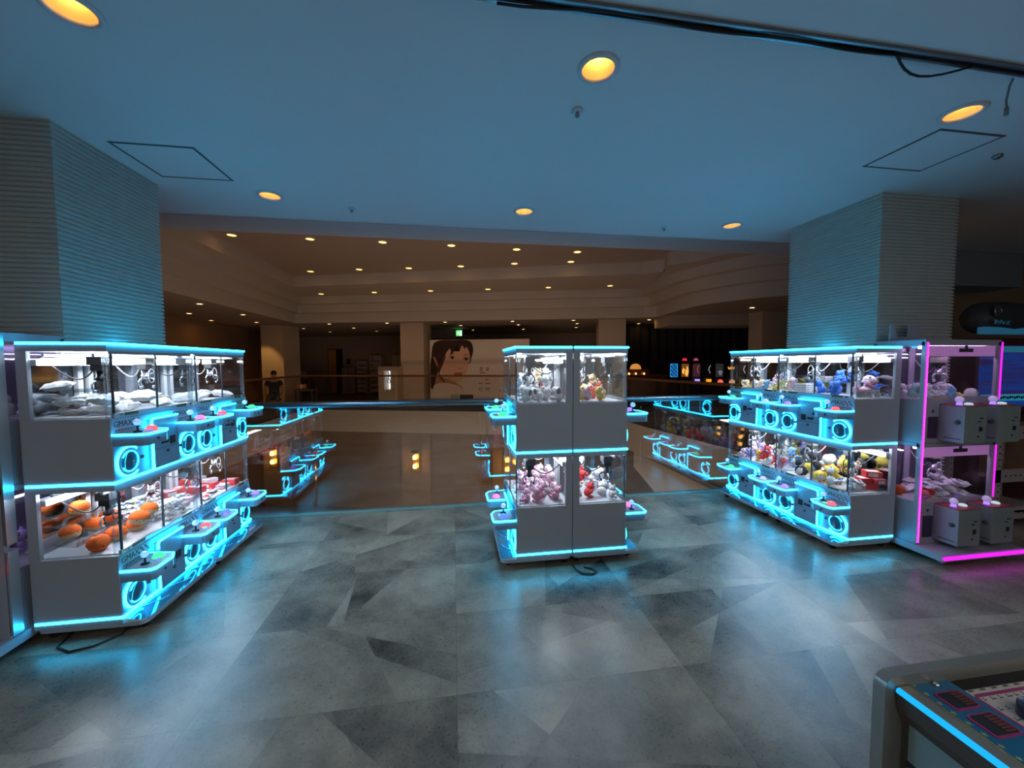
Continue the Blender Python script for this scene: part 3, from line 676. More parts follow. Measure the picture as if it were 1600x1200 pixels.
# lit buttons differ from deck to deck
bc = {'L1': ['green', 'blue', 'red', 'teal', 'red', 'blue', 'pink', 'blue'], 'L2': ['blue', 'purple', 'purple', 'blue', 'red', 'purple', 'green', 'blue'], 'CL': ['blue', 'teal', 'pink', 'purple', 'green', 'red', 'green', 'teal'], 'CR': ['pink', 'blue', 'red', 'white', 'purple', 'blue', 'green', 'blue'], 'R1': ['red', 'green', 'purple', 'blue', 'red', 'blue', 'purple', 'blue'], 'R2': ['white', 'blue', 'green', 'teal', 'white', 'blue', 'green', 'teal']}
for k, u in UNITS.items():
    i = 0
    for d in sorted([c for c in u.children if c.name.startswith('control_deck')], key=lambda o: (min(v.co.z for v in o.data.vertices), min(v.co.y for v in o.data.vertices))):
        for c in sorted([c for c in d.children if c.name.startswith('push_button')], key=lambda o: -len(o.data.vertices)):
            c.material_slots[0].link = 'OBJECT'; c.material_slots[0].material = BTN[bc[k][i % 8]]; i += 1
# short cyan strip on the back edge of each row's roof, washing the column behind
for k, sgn in (('L1', 1), ('R1', -1)):
    b = MB(lambda p, s=sgn: Vector((s*p.x, p.y, p.z))); b.box((-.012, .60, Z0+TH*2-.03), (-.004, .754, Z0+TH*2+.006)); b.build('light_strip', LED, UNITS[k])

# ---- pink-lit twin crane game (and its dark twin at the far left)
PINKL = emat('magenta_led', (.70, .012, .72), 1.5)
PINKD = emat('magenta_led_dots', (1.0, .05, .80), 3.2)
LILAC = noise_var(mat('lilac_white_paint', (.40, .41, .48), .4), 4, .05)
CBOX = noise_var(mat('coin_box_grey', (.27, .33, .34), .45), 4, .04)
REDT = mat('red_deck', (.45, .05, .06), .35)
def twin(name, loc, lb, lit, tube, dep=.40, wid=.78):
    r = empty(name, loc, lb, 'crane game')
    x0, x1, y0, y1 = 0, wid, 0, dep
    b = MB(); b.box((x0, y0, .10), (x1, y1, .115)); v = [(x0-.02, -.20), (x1+.02, -.20), (x1+.02, y1), (x0-.02, y1)]
    b.prism(v, .05, .105, 0); b.build('plinth', LILAC, r)
    for x, y in ((.06, -.14), (wid-.06, -.14), (.06, dep-.07), (wid-.06, dep-.07)):
        b = MB(); b.lathe([(.01, -.012), (.024, -.012), (.024, .012), (.01, .012)], (x, y, .024), 12, 0, 'x'); b.box((x-.02, y-.02, .04), (x+.02, y+.02, .052)); b.build('castor', mat('castor_grey', (.25, .26, .28), .5), r)
    if lit: b = MB(); b.box((x0-.02, -.213, .068), (x1+.02, -.20, .09)); b.build('light_strip', PINKL, r)
    for k, (za, zb) in enumerate(((.115, .965), (.965, 1.82))):
        b = MB()
        b.box((x0, y0, za), (x1, y1, za+.36)) if k else b.box((x0, y0, za), (x1, y1, za+.34))
        zp = za+(.36 if k else .34)
        for px in (x0, x1-.028):
            for py in (y0, y1-.028): b.box((px, py, zp), (px+.028, py+.028, zb))
        b.box((x0, y0, zb-.035), (x1, y1, zb-.004)); b.box((x0+.028, y0, zp), (x1-.028, y0+.012, zp+.03)); b.box((x0+.02, y1-.02, zp), (x0+.10, y1-.012, zb-.04)); b.box((x1/2-.03, y1-.03, zp), (x1/2+.03, y1-.018, zb-.04))
        b.build('cabinet_body', LILAC, r)
        b = MB(); b.box((x0+.028, y1-.012, zp), (x1-.028, y1-.006, zb-.035)); b.build('back_panel', mat('lilac_back', (.20, .19, .26), .15, .6), r)
        b = MB(); b.box((x0+.028, y0+.004, zp+.03), (x1-.028, y0+.008, zb-.035)); b.build('front_pane', PANE, r)
        for px in (x0+.004, x1-.008): b = MB(); b.box((px, y0+.028, zp), (px+.004, y1-.028, zb-.035)); b.build('end_pane', PANE, r)
        b = MB(); b.box((x0+.03, y0+.02, zb-.125), (x1-.03, y0+.03, zb-.04)); b.build('light_box', mat('pink_diffuser'+name, (.75, .55, .8), .3, 0, (.75, .25, .80), .22 if lit else .12), r)
        b = MB(); b.box((x0+.05, y0+.06, zb-.06), (x1-.05, y0+.09, zb-.04)); b.build('light_tube', tube, r)
        b = MB(); b.box((x1*.56-.07, y0+.012, zb-.09), (x1*.56+.07, y0+.018, zb-.06)); b.box((x1*.56-.012, y0+.012, zb-.06), (x1*.56+.012, y0+.018, zb-.036)); b.build('tube_bracket', DGREY, r)
        b = MB(); b.box((x0+.028, y0+.012, zp), (x1-.028, y1-.012, zp+.006)); b.build('prize_bed', BED, r)
        claw(lambda p: Vector((p.y, dep-p.x, p.z)), wid*.52, .22, zb-.13, False, r)
        # no-entry stickers and shelf label on the front pane
        b = MB(); b.box((x0+.09, y0-.002, zp+.005), (x0+.25, y0+.0, zp+.04)); b.build('window_label', mat('cream_label', (.5, .5, .40), .5), r)
        # two coin boxes with joystick decks
        for q, xb in enumerate((.165, .505)):
            zt = za+.325 if k else za+.33; zl = zt-.30
            b = MB(); b.box((xb, -.17, zl), (xb+.225, 0, zt), 0, .012); c = b.build('coin_box', CBOX, r)
            b = MB(); b.box((xb+.005, -.165, zt), (xb+.22, -.005, zt+.006)); b.build('deck_plate', REDT, c)
            b = MB(); b.lathe([(.02, 0), (.016, .02), (.006, .022), (.006, .03), (0, .03)], (xb+.065, -.09, zt+.006), 12, 1); b.ball((xb+.065, -.09, zt+.05), .027, 0, 12, 8); b.build('joystick', [mat('lilac_ball', (.8, .75, .9), .3, 0, (.6, .45, 1), .25), BTN['purple']], c)
            b = MB(); b.lathe([(.026, 0), (.026, .01), (.018, .016), (0, .018)], (xb+.16, -.09, zt+.006), 14); b.build('push_button', BTN['white'] if lit else BTN['red'], c)
            b = MB(); b.box((xb+.145, -.1735, zl+.10), (xb+.175, -.170, zl+.135)); b.box((xb+.15, -.173, zt-.10), (xb+.185, -.170, zt-.092)); b.box((xb+.13, -.173, zt-.125), (xb+.16, -.170, zt-.118)); b.box((xb+.135, -.173, zl+.05), (xb+.145, -.170, zl+.065)); b.box((xb-.002, -.15, zl+.03), (xb, -.04, zl+.036)); b.build('coin_slot', DARK, c)
            b = MB(); b.lathe([(.017, 0), (.017, -.012), (.010, -.02), (0, -.02)], (xb, -.13, zl+.17), 12, 0, 'x'); b.build('box_lock', DGREY, c)
            # prize flap left of each box
            b = MB(); b.box((xb-.105, -.012, zl+.02), (xb-.02, 0, zl+.20)); f = b.build('prize_flap', mat('flap_dark', (.06, .03, .08), .2), r)
            b = MB(); b.prism([(xb-.075, zl+.255), (xb-.05, zl+.255), (xb-.0625, zl+.23)], -.006, 0, 0, 'y'); b.build('arrow_sticker', DGREY, r)
    b = MB(); b.box((x0, 0, 1.815), (x1, dep, 1.835), 0, .004); b.build('roof', LILAC, r)
    if lit:
        b = MB(); b.box((-.012, -.014, .12), (.014, -.002, 1.815)); b.build('strip_holder', LILAC, r)
        b = MB()
        for i in range(96): b.box((-.004, -.020, .128+.0175*i), (.006, -.014, .136+.0175*i))
        b.build('led_dots', PINKD, r)
        b = MB(); b.box((-.010, -.0145, .122), (.012, -.0142, 1.812)); b.build('light_strip', PINKL, r)
        for za_, zb_ in ((.47, .93), (1.33, 1.815)): b = MB(); b.box((x1+.002, -.006, za_), (x1+.010, .006, zb_)); b.build('light_strip', PINKL, r)
        b = MB()
        for za in (.46, 1.32): b.box((x1-.08, -.02, za), (x1-.06, -.012, za+.012))
        b.build('bracket', DGREY, r)
    return r
TW = twin('pink_crane_game', (3.86, 2.672, 0), 'white twin crane game outlined by magenta light strips, right of the right row', True, TUBEP)
TWL = twin('grey_crane_game', (-3.275, 2.52, 0), 'grey twin crane game cut off by the left edge of the photo', False, emat('violet_tube', (.7, .6, 1.0), 5), .42)
for za_, zb_ in ((.115, .60), (.64, 1.815)): b = MB(); b.box((.79, -.004, za_), (.801, .05, zb_)); b.build('side_frame', ALU, TWL)
# sign plates lying on the pink machine's roof
r = empty('sign_plate', (4.05, 2.98, 1.836), 'pale cut-out sign plate standing on the roof of the magenta-lit crane game', 'sign')
b = MB(); b.prism([(-.16, 0), (.22, 0), (.20, .04), (-.14, .04)], -.01, .0, 0, 'y'); b.build('foot', LILAC, r)
for xa, xb, xc, xd in ((-.16, -.07, -.135, -.155), (.03, .20, .16, .05)):
    b = MB(); b.prism([(xa, .02), (xb, .02), (xc, .15), (xd, .15)], -.014, -.004, 0, 'y'); b.build('letter_plate', LILAC, r)

# ================================================================== PRIZES
def pmat(n, c, r=.85): return noise_var(mat('plush_'+n, c, r), 60, .12, .25)
PM = {n: pmat(n, c) for n, c in dict(white=(.82, .82, .84), cream=(.86, .62, .36), pink=(.85, .42, .58), palepink=(.88, .62, .72), rose=(.82, .22, .33), blue=(.07, .22, .72), lblue=(.30, .55, .85), red=(.75, .05, .05), yellow=(.88, .68, .10), black=(.02, .02, .025), brown=(.35, .2, .1), orange=(.82, .14, .012), grey=(.45, .46, .5), lilac=(.5, .4, .8), green=(.3, .62, .25)).items()}
EYE = mat('toy_eye', (.01, .01, .012), .2)
SILV = noise_var(mat('foil_silver', (.82, .84, .87), .3, .0), 14, .3, .4)
CLEARW = noise_var(mat('foil_white', (.92, .93, .96), .35, 0), 12, .15, .3)
def toy(kind, a, b2=None, seg=12):
    """soft-toy prototypes, about 0.1 m, standing on z=0; a = body colour, b2 = accent colour"""
    b = MB(); S = 1.0
    if kind == 'bear':
        b.ball((0, 0, .038), (.036, .032, .040), 0, seg, 8); b.ball((0, -.006, .094), (.038, .034, .033), 0, seg, 8)
        for s in (-1, 1):
            b.ball((s*.027, 0, .122), (.014, .008, .014), 0, 8, 6); b.ball((s*.036, -.014, .052), (.013, .016, .022), 0, 8, 6); b.ball((s*.024, -.034, .014), (.014, .022, .014), 0, 8, 6)
            b.ball((s*.013, -.037, .100), .0045, 2, 6, 4)
        b.ball((0, -.036, .088), (.014, .010, .011), 1, 8, 6); b.ball((0, -.045, .091), .004, 2, 6, 4)
    elif kind == 'dog':
        b.ball((0, 0, .04), (.044, .038, .040), 0, seg, 8); b.ball((0, -.018, .088), (.042, .038, .036), 0, seg, 8)
        for s in (-1, 1):
            b.ball((s*.042, -.012, .085), (.012, .018, .030), 1, 8, 6); b.ball((s*.025, -.044, .014), (.015, .022, .014), 0, 8, 6); b.ball((s*.015, -.052, .095), .005, 2, 6, 4)
        b.ball((0, -.055, .080), (.016, .012, .012), 0, 8, 6); b.ball((0, -.066, .083), .006, 2, 6, 4)
    elif kind == 'bird':
        b.ball((0, 0, .048), (.044, .042, .050), 0, seg, 10); b.ball((0, -.014, .043), (.034, .032, .040), 1, seg, 8)
        for s in (-1, 1): b.ball((s*.043, 0, .05), (.010, .022, .032), 0, 8, 6); b.ball((s*.014, -.040, .072), .0045, 2, 6, 4); b.ball((s*.018, -.028, .005), (.012, .016, .006), 3, 6, 4)
        b.tube([(0, -.036, .064), (0, -.056, .060)], [.009, .002], 8, 3)
    elif kind == 'bun':
        b.lathe([(.0, 0), (.038, .003), (.056, .024), (.061, .044)], (0, 0, 0), 16, 1)
        b.lathe([(.061, .042), (.064, .054), (.057, .080), (.037, .100), (.012, .107), (0, .102)], (0, 0, 0), 16, 0)
        b.ball((0, 0, .106), (.012, .012, .008), 0, 8, 6)
        for s in (-1, 1): b.ball((s*.018, -.058, .036), .004, 2, 6, 4)
        b.tube([(-.006, -.061, .030), (0, -.062, .027), (.006, -.061, .030)], .0014, 5, 2)
    elif kind == 'star':
        for k in range(5):
            t = 2*math.pi*k/5+math.pi/2; b.tube([(0, 0, .02), (.055*math.cos(t), .055*math.sin(t), .018)], [.026, .010], 8, 0); b.ball((.055*math.cos(t), .055*math.sin(t), .018), .010, 0, 8, 6)
        b.ball((0, 0, .026), (.026, .026, .018), 1, 10, 6)
        for s in (-1, 1): b.ball((s*.01, -.006, .043), .004, 2, 6, 4)
    elif kind == 'pig':
        b.ball((0, .02, .042), (.044, .058, .040), 0, seg, 8); b.ball((0, -.042, .058), (.036, .030, .033), 0, seg, 8)
        for s in (-1, 1):
            b.tube([(s*.02, -.035, .085), (s*.028, -.038, .102)], [.011, .003], 6, 0); b.ball((s*.013, -.069, .066), .004, 2, 6, 4)
            for y in (-.02, .055): b.ball((s*.026, y, .012), (.013, .014, .014), 0, 8, 6)
        b.lathe([(.014, 0), (.014, -.012), (0, -.012)], (0, -.066, .054), 10, 1, 'y')
        b.ball((0, .08, .05), .007, 1, 6, 4)
    elif kind == 'ball':
        b.ball((0, 0, .05), .05, 0, 16, 10)
        for s in (-1, 1): b.tube([(s*.028, -.038, .066), (s*.018, -.042, .070), (s*.010, -.044, .066)], .003, 5, 2)
        b.tube([(-.014, -.046, .044), (0, -.048, .038), (.014, -.046, .044)], .003, 5, 2)
    me_o = b.build('proto', [PM[a], PM[b2 or a], EYE, PM['orange']])
    return me_o
def bag(m1, m2, w_=.075, h_=.05, seed=1, th=.022):
    """crinkled foil pouch lying flat"""
    rr = random.Random(seed); b = MB(); nx, ny = 8, 6; g = {}
    for s in (0, 1):
        for i in range(nx+1):
            for j in range(ny+1):
                u, v = i/nx*2-1, j/ny*2-1; e = max(0, (1-abs(u)**3)*(1-abs(v)**4))**.6
                k = (i, j) if abs(u) == 1 or abs(v) == 1 else (i, j, s)
                if k not in g: g[k] = b.V((u*w_, v*h_, th+(th*e+rr.uniform(-.006, .006))*(1 if s else -1)*1.0))
    P = lambda i, j, s: g.get((i, j), g.get((i, j, s)))
    for s in (0, 1):
        for i in range(nx):
            for j in range(ny):
                q = [P(i, j, s), P(i+1, j, s), P(i+1, j+1, s), P(i, j+1, s)]
                if len(set(q)) == 4: b.F(q, 1 if s and 2 <= i <= 5 and 1 <= j <= 3 else 0, False)
    return b.build('proto', [m1, m2])
def carton(m1, m2, x=.05, y=.035, z=.03):
    b = MB(); b.box((-x, -y, 0), (x, y, z), 0, .002); b.box((-x*.7, -y*.6, z), (x*.7, y*.6, z+.0006), 1); b.box((-x*.7, -y-.0006, z*.2), (x*.5, -y, z*.8), 1); return b.build('proto', [m1, m2])
PRINT = {n: noise_var(mat('print_'+n, c, .35), 35, .5) for n, c in dict(brown=(.30, .16, .12), red=(.72, .05, .06), pink=(.85, .45, .55), blue=(.15, .25, .7), yellow=(.8, .68, .1), green=(.35, .6, .3), grey=(.5, .5, .54), white=(.85, .86, .88), navy=(.06, .08, .2)).items()}
protos = []
def P_(o): protos.append(o); return o
T_ = dict(
    dogw=P_(toy('dog', 'white', 'grey')), dogb=P_(toy('dog', 'white', 'black')), bearw=P_(toy('bear', 'white', 'palepink')), bearc=P_(toy('bear', 'cream', 'white')), bearp=P_(toy('bear', 'pink', 'white')), bearpp=P_(toy('bear', 'palepink', 'rose')),
    bearr=P_(toy('bear', 'red', 'cream')), beary=P_(toy('bear', 'yellow', 'white')), bearb=P_(toy('bear', 'blue', 'lblue')), bearlb=P_(toy('bear', 'lblue', 'white')), birdk=P_(toy('bird', 'black', 'white')), birdy=P_(toy('bird', 'yellow', 'white')), birdw=P_(toy('bird', 'white', 'yellow')),
    bun=P_(toy('bun', 'orange', 'cream')), bunb=P_(toy('bun', 'orange', 'orange')), star=P_(toy('star', 'yellow', 'cream')), pig=P_(toy('pig', 'palepink', 'rose')), pigr=P_(toy('pig', 'pink', 'rose')), ball=P_(toy('ball', 'white')), ballr=P_(toy('ball', 'red')), ballo=P_(toy('ball', 'orange')), bearl=P_(toy('bear', 'lilac', 'white')),
    foil1=P_(bag(SILV, PRINT['brown'], seed=1)), foil2=P_(bag(CLEARW, SILV, .085, .055, 2, .028)), foil3=P_(bag(CLEARW, PRINT['grey'], .07, .05, 3, .026)), foil4=P_(bag(SILV, PRINT['red'], .05, .035, 4, .012)), foil5=P_(bag(SILV, PRINT['navy'], .05, .035, 5, .012)),
    pk1=P_(bag(CLEARW, PRINT['blue'], .026, .018, 6, .007)), pk2=P_(bag(CLEARW, PRINT['yellow'], .026, .018, 7, .007)), pk3=P_(bag(CLEARW, PRINT['green'], .026, .018, 8, .007)), pk4=P_(bag(CLEARW, PRINT['white'], .026, .018, 9, .007)), pk5=P_(bag(CLEARW, PRINT['pink'], .026, .018, 10, .007)),
    boxr=P_(carton(PRINT['red'], PRINT['white'], .055, .04, .05)), boxw=P_(carton(PRINT['white'], PRINT['pink'], .05, .035, .028)), boxp=P_(carton(PRINT['pink'], PRINT['white'], .045, .035, .03)), flat=P_(carton(PRINT['white'], PRINT['brown'], .075, .05, .018)), card=P_(carton(PRINT['white'], PRINT['grey'], .045, .032, .002)), wbox=P_(carton(PRINT['white'], PRINT['yellow'], .06, .045, .06)))
def wpos(key, v, u, z):
    if key == 'TW': return Vector((3.835+u, 2.672+v, z))
    if key == 'TWL': return Vector((-3.275+u, 2.52+v, z))
    o = UNITS[key]; return Vector((o.location.x+SG[key]*v, o.location.y+u, z))
def one(pk, pos, rot, s, name, label, cat, group=None):
    o = T_[pk].copy(); C.objects.link(o); o.name = name; o.location = pos; o.rotation_euler = rot; o.scale = (s, s, s)
    tag(o, label, cat, group); return o
import numpy as np
HF = {}; CELL = .006
def footprint(pk, rot, s):
    """cells covered by a toy with the height of its underside and top"""
    o = T_[pk]; me = o.data; n = len(me.vertices); a = np.empty(n*3); me.vertices.foreach_get('co', a); a = a.reshape(-1, 3)
    ed = np.empty(len(me.edges)*2, dtype=np.int64); me.edges.foreach_get('vertices', ed); ed = ed.reshape(-1, 2)
    q = [a]
    for t in (.25, .5, .75): q.append(a[ed[:, 0]]*(1-t)+a[ed[:, 1]]*t)
    fc = np.empty(len(me.polygons)*3); me.polygons.foreach_get('center', fc); q.append(fc.reshape(-1, 3))
    q = np.concatenate(q)*s; from mathutils import Euler
    M = np.array(Euler(rot).to_matrix()); q = q @ M.T; return q
def pile(key, t, ur, vr, n, kinds, name, label, cat, rad=.048, zf=None, s=1.0, flat=False, face=None, zmax=.30, tilt=.5, group=None, slope=None):
    """drop toys one by one into a bay: each comes to rest on the bed or on those below it"""
    z0 = (Z0+TH*t+.393) if zf is None else zf
    fx = {1: math.pi/2, -1: -math.pi/2}[SG.get(key, 1)] if face is None else face; sgn = SG.get(key, 1)
    k_ = (key, t, zf); nu, nv = int(.80/CELL), int(.52/CELL)
    if k_ not in HF:
        h = np.zeros((nv, nu)); I = lambda x: int(round(x/CELL))
        if key in SG and zf is None:
            h[:I(.045), I(.315):I(.44)] = 9; h[:, :I(.025)] = 9; h[:I(.012), :] = 9; h[:, I(.729):] = 9; h[I(.432):, :] = 9
        else:
            if key in SG: h[:I(.045), I(.315):I(.44)] = 9
            wd = .78 if key[0] == 'T' else .8
            h[:, :I(.03)] = 9; h[:, I(wd-.034):] = 9; h[:I(.015), :] = 9
            if key[0] == 'T': h[I(.372):, :] = 9
        if slope:
            for a in range(nv): h[a] += max(0, slope[2]*(slope[1]-a*CELL)/(slope[1]-slope[0]))+.002
            h[I(slope[1]-.008):, :] = 9
        HF[k_] = h
    h = HF[k_]
    for i in range(n):
        kk = kinds[i % len(kinds)]; best = None; ss = s*R_.uniform(.92, 1.08)
        for _ in range(60):
            rot = (R_.uniform(-tilt, tilt), R_.uniform(-tilt, tilt), fx+R_.uniform(-1.1, 1.1)) if not flat else (R_.uniform(-.5, .5)*(rad > .03)*(.1 if kk[:3] == 'box' else 1), R_.uniform(-.5, .5)*(rad > .03)*(.1 if kk[:3] == 'box' else 1), R_.uniform(0, 6.28))
            u, v = R_.uniform(*ur), R_.uniform(*vr); q = footprint(kk, rot, ss)
            pu = q[:, 1]+u if key in SG else q[:, 0]+u; pv = sgn*q[:, 0]+v if key in SG else q[:, 1]+v
            iu = np.round(pu/CELL).astype(int); iv = np.round(pv/CELL).astype(int)
            if iu.min() < 1 or iv.min() < 1 or iu.max() >= nu-1 or iv.max() >= nv-1: continue
            c = iv*nu+iu; dz = -1e9
            for dv in (-1, 0, 1):
                for du in (-1, 0, 1): dz = max(dz, float((h.ravel()[c+dv*nu+du]-q[:, 2]).max()))
            if dz > 3: continue
            top = dz+q[:, 2].max()
            lim = .131 if key in SG and zf is None and t in (0, 1) and ((abs(u-.115) < .125 and abs(v-.33) < .15) or (abs(u-.575) < .125 and abs(v-.25) < .125)) else zmax+rad*1.6
            if key in SG and zf is None and (abs(u-.115) < .12 or abs(u-.575) < .12): lim = min(lim, .195)
            if key[0] == 'T' and abs(u-.405) < .14: lim = min(lim, .135)
            if top > lim: continue
            sc_ = top+.22*v
            if best is None or sc_ < best[0]: best = (sc_, u, v, dz, rot, q, c)
        if best is None: continue
        _, u, v, dz, rot, q, c = best; dz += .0012
        hr = h.ravel(); np.maximum.at(hr, c, q[:, 2]+dz)
        lb = label[i % len(kinds)] if isinstance(label, list) else label
        g = group[i % len(kinds)] if isinstance(group, list) else (group or lb)
        one(kk, wpos(key, v, u, z0+dz), rot, ss, name[i % len(kinds)] if isinstance(name, list) else name, lb, cat, g)
def shelf(key, t, u0, u1, v0, v1, zrel, slope=0, lip=.02):
    sgn = SG[key]; b = MB(lambda p: Vector((sgn*p.x, p.y, p.z))); z = Z0+TH*t+zrel
    vs = [(v0, u0, z+slope), (v1, u0, z), (v1, u1, z), (v0, u1, z+slope)]
    A = [b.V(p) for p in vs]; B = [b.V((p[0], p[1], p[2]+.004)) for p in vs]
    b.F(A[::-1]); b.F(B)
    for i in range(4): b.F([A[i], A[(i+1) % 4], B[(i+1) % 4], B[i]])
    b.box((v1-.003, u0, z+.004), (v1, u1, z+.004+lip))
    b.build('prize_shelf', ACRYL, UNITS[key]); return z+.006
# left row, nearest machine
pile('L1', 1, (.04, .36), (.06, .42), 13, ['foil1', 'foil2', 'foil3', 'foil2'], 'snack_bag', 'clear and foil snack bag on the upper floor of the nearest left crane game', 'snack bag', .055, flat=True, zmax=.045)
z = shelf('L1', 1, .03, .30, .045, .20, .535, .0)
pile('L1', 1, (.08, .27), (.10, .15), 5, ['foil3', 'foil2', 'foil1'], 'snack_bag', 'snack bag on the clear upper shelf of the nearest left crane game', 'snack bag', .05, zf=z, flat=True, zmax=.0, slope=(.045, .20, 0))
pile('L1', 1, (.40, .71), (.06, .42), 10, ['foil3', 'foil2'], 'snack_bag', 'crumpled white snack bag in the upper far bay of the nearest left crane game', 'snack bag', .055, flat=True, zmax=.07)
for tz, n, vr, lbl in ((.393, 20, (.275, .395), 'orange and cream round plush on the lower floor of the nearest left crane game'), (.44, 7, (.12, .18), 'orange and cream round plush on the lower clear tray of the nearest left crane game'), (.56, 6, (.075, .12), 'orange and cream round plush on the top clear tray of the nearest left crane game')):
    zz = None if tz == .393 else shelf('L1', 0, .03, .40, vr[0]-.025, vr[1]+.04, tz, .012, .025)
    pile('L1', 0, (.21 if tz > .5 else .07, .37 if zz else .43), vr, n, ['bun', 'bun', 'bunb'], 'plush_bun', lbl, 'plush toy', .058, zf=zz, slope=None if zz is None else (vr[0]-.025, vr[1]+.04, .012), s=.84 if zz is None else .80, zmax=.10 if zz is None else .02, tilt=.3)
pile('L1', 0, (.46, .72), (.05, .43), 100, ['pk1', 'pk2', 'pk3', 'pk4', 'pk5', 'pk4'], 'candy_pack', 'tiny printed candy pack strewn across the lower bay of the nearest left crane game', 'candy pack', .024, flat=True, zmax=.12, s=1.15)
# left row, rear machine
pile('L2', 1, (.18, .24), (.09, .14), 1, ['wbox'], 'prize_box', 'single white prize box in the upper window of the rear left crane game', 'box', .052, tilt=0)
pile('L2', 1, (.06, .70), (.08, .42), 7, ['foil3', 'foil2'], 'snack_bag', 'white snack bag lying in the upper window of the rear left crane game', 'snack bag', .055, flat=True, zmax=.02)
pile('L2', 0, (.05, .70), (.05, .42), 26, ['boxw', 'boxr', 'boxp', 'foil4'], ['prize_box', 'prize_box', 'prize_box', 'snack_bag'], ['white and pink carton piled in the lower window of the rear left crane game', 'red and white carton piled in the lower window of the rear left crane game', 'pink carton piled in the lower window of the rear left crane game', 'red foil pack among the cartons of the rear left crane game'], 'box', .052, flat=True, zmax=.14)
# middle pair, left half
pile('CL', 1, (.05, .34), (.06, .40), 30, ['dogw', 'dogb', 'dogw', 'bearw'], 'plush_dog', ['white plush dog with grey ears in the upper left window of the middle crane games', 'white plush dog with black ears in the upper left window of the middle crane games', 'white plush dog with grey ears in the upper left window of the middle crane games', 'white plush bear in the upper left window of the middle crane games'], 'plush toy', .052, s=.88, zmax=.17)
pile('CL', 1, (.38, .70), (.05, .25), 9, ['bearc', 'bearr', 'dogw'], 'plush_bear', ['cream plush bear at the back of the upper left middle crane game', 'red plush bear at the back of the upper left middle crane game', 'white plush dog at the back of the upper left middle crane game'], 'plush toy', .052, zmax=.2)
pile('CL', 0, (.05, .40), (.06, .40), 40, ['bearp', 'bearpp'], 'plush_bear', ['pink plush bear heaped in the lower left window of the middle crane games', 'pale pink plush bear heaped in the lower left window of the middle crane games'], 'plush toy', .052, s=.88, zmax=.18)
pile('CL', 0, (.44, .70), (.05, .40), 9, ['bearpp', 'bearw', 'bearl'], 'plush_bear', ['pale pink plush bear in the far lower bay of the middle left crane game', 'white plush bear in the far lower bay of the middle left crane game', 'lilac plush bear in the far lower bay of the middle left crane game'], 'plush toy', .052, zmax=.15)
# middle pair, right half
pile('CR', 1, (.05, .34), (.05, .30), 18, ['bearr', 'beary', 'bearw', 'bearpp', 'bearc'], 'plush_bear', ['red plush bear in the upper right window of the middle crane games', 'yellow plush bear in the upper right window of the middle crane games', 'white plush bear in the upper right window of the middle crane games', 'pale pink plush bear in the upper right window of the middle crane games', 'cream plush bear in the upper right window of the middle crane games'], 'plush toy', .052, s=.86, zmax=.14)
pile('CR', 1, (.42, .70), (.05, .40), 6, ['bearc', 'beary'], 'plush_bear', ['cream plush bear in the far upper bay of the middle right crane game', 'yellow plush bear in the far upper bay of the middle right crane game'], 'plush toy', .052, zmax=.05)
pile('CR', 0, (.05, .34), (.05, .36), 26, ['bearw', 'dogw', 'bearw', 'bearr', 'dogw'], 'plush_bear', ['white plush bear in the lower right window of the middle crane games', 'white plush dog in the lower right window of the middle crane games', 'white plush bear in the lower right window of the middle crane games', 'red plush bear in the lower right window of the middle crane games', 'white plush dog in the lower right window of the middle crane games'], 'plush toy', .052, s=.88, zmax=.15)
pile('CR', 0, (.42, .70), (.05, .40), 8, ['bearlb', 'bearc'], 'plush_bear', ['light blue plush bear in the far lower bay of the middle right crane game', 'cream plush bear in the far lower bay of the middle right crane game'], 'plush toy', .052, zmax=.10)
# right row, nearest machine
pile('R1', 1, (.14, .21), (.06, .32), 12, ['pig', 'pigr'], 'plush_pig', ['pale pink plush pig in the upper end window of the nearest right crane game', 'deep pink plush pig in the upper end window of the nearest right crane game'], 'plush toy', .055, s=1.05, zmax=.15)
for i, (u, v, a) in enumerate(((.05, .27, .12), (.04, .35, -.1), (.055, .17, .25))): one('card', wpos('R1', v, u, Z0+TH+.394+.034), (1.35, 0, a), 1.05, 'prize_card', 'white printed card standing before the pink plush pigs, '+['middle of three', 'nearest the front window', 'nearest the back'][i], 'card')
z = shelf('R1', 1, .29, .72, .02, .20, .50, 0)
pile('R1', 1, (.34, .45), (.08, .16), 6, ['bearb', 'bearb'], 'plush_bear', 'blue plush bear on the upper shelf of the nearest right crane game', 'plush toy', .052, zf=z, s=1.0, zmax=.07, slope=(.02, .20, 0))
pile('R1', 1, (.27, .42), (.27, .40), 8, ['bearb', 'bearb', 'bearb', 'bearw'], 'plush_bear', ['blue plush bear on the upper floor of the nearest right crane game']*3+['white plush bear among the blue ones in the nearest right crane game'], 'plush toy', .05, zmax=.09)
for i in range(5):
    for q in (0, 1): one('flat', wpos('R1', .20+.12*q, .62, Z0+TH+.394+.0195*i), (0, 0, math.pi/2), .9, 'flat_box', 'flat white carton, '+('front' if q else 'rear')+' stack, upper window of the nearest right crane game', 'box', ('front' if q else 'rear')+' stack of flat cartons')
for i in range(3): one('flat', wpos('R1', .10, .62, z+.0195*i), (0, 0, math.pi/2), .9, 'flat_box', 'flat white carton stacked on the clear upper shelf of the nearest right crane game', 'box', 'flat cartons on the shelf')
pile('R1', 0, (.25, .72), (.06, .42), 40, ['birdk', 'birdw', 'birdy'], 'plush_penguin', ['black and white plush penguin heaped in the lower window of the nearest right crane game', 'white plush chick heaped in the lower window of the nearest right crane game', 'yellow plush chick heaped in the lower window of the nearest right crane game'], 'plush toy', .048, zmax=.20, s=.95)
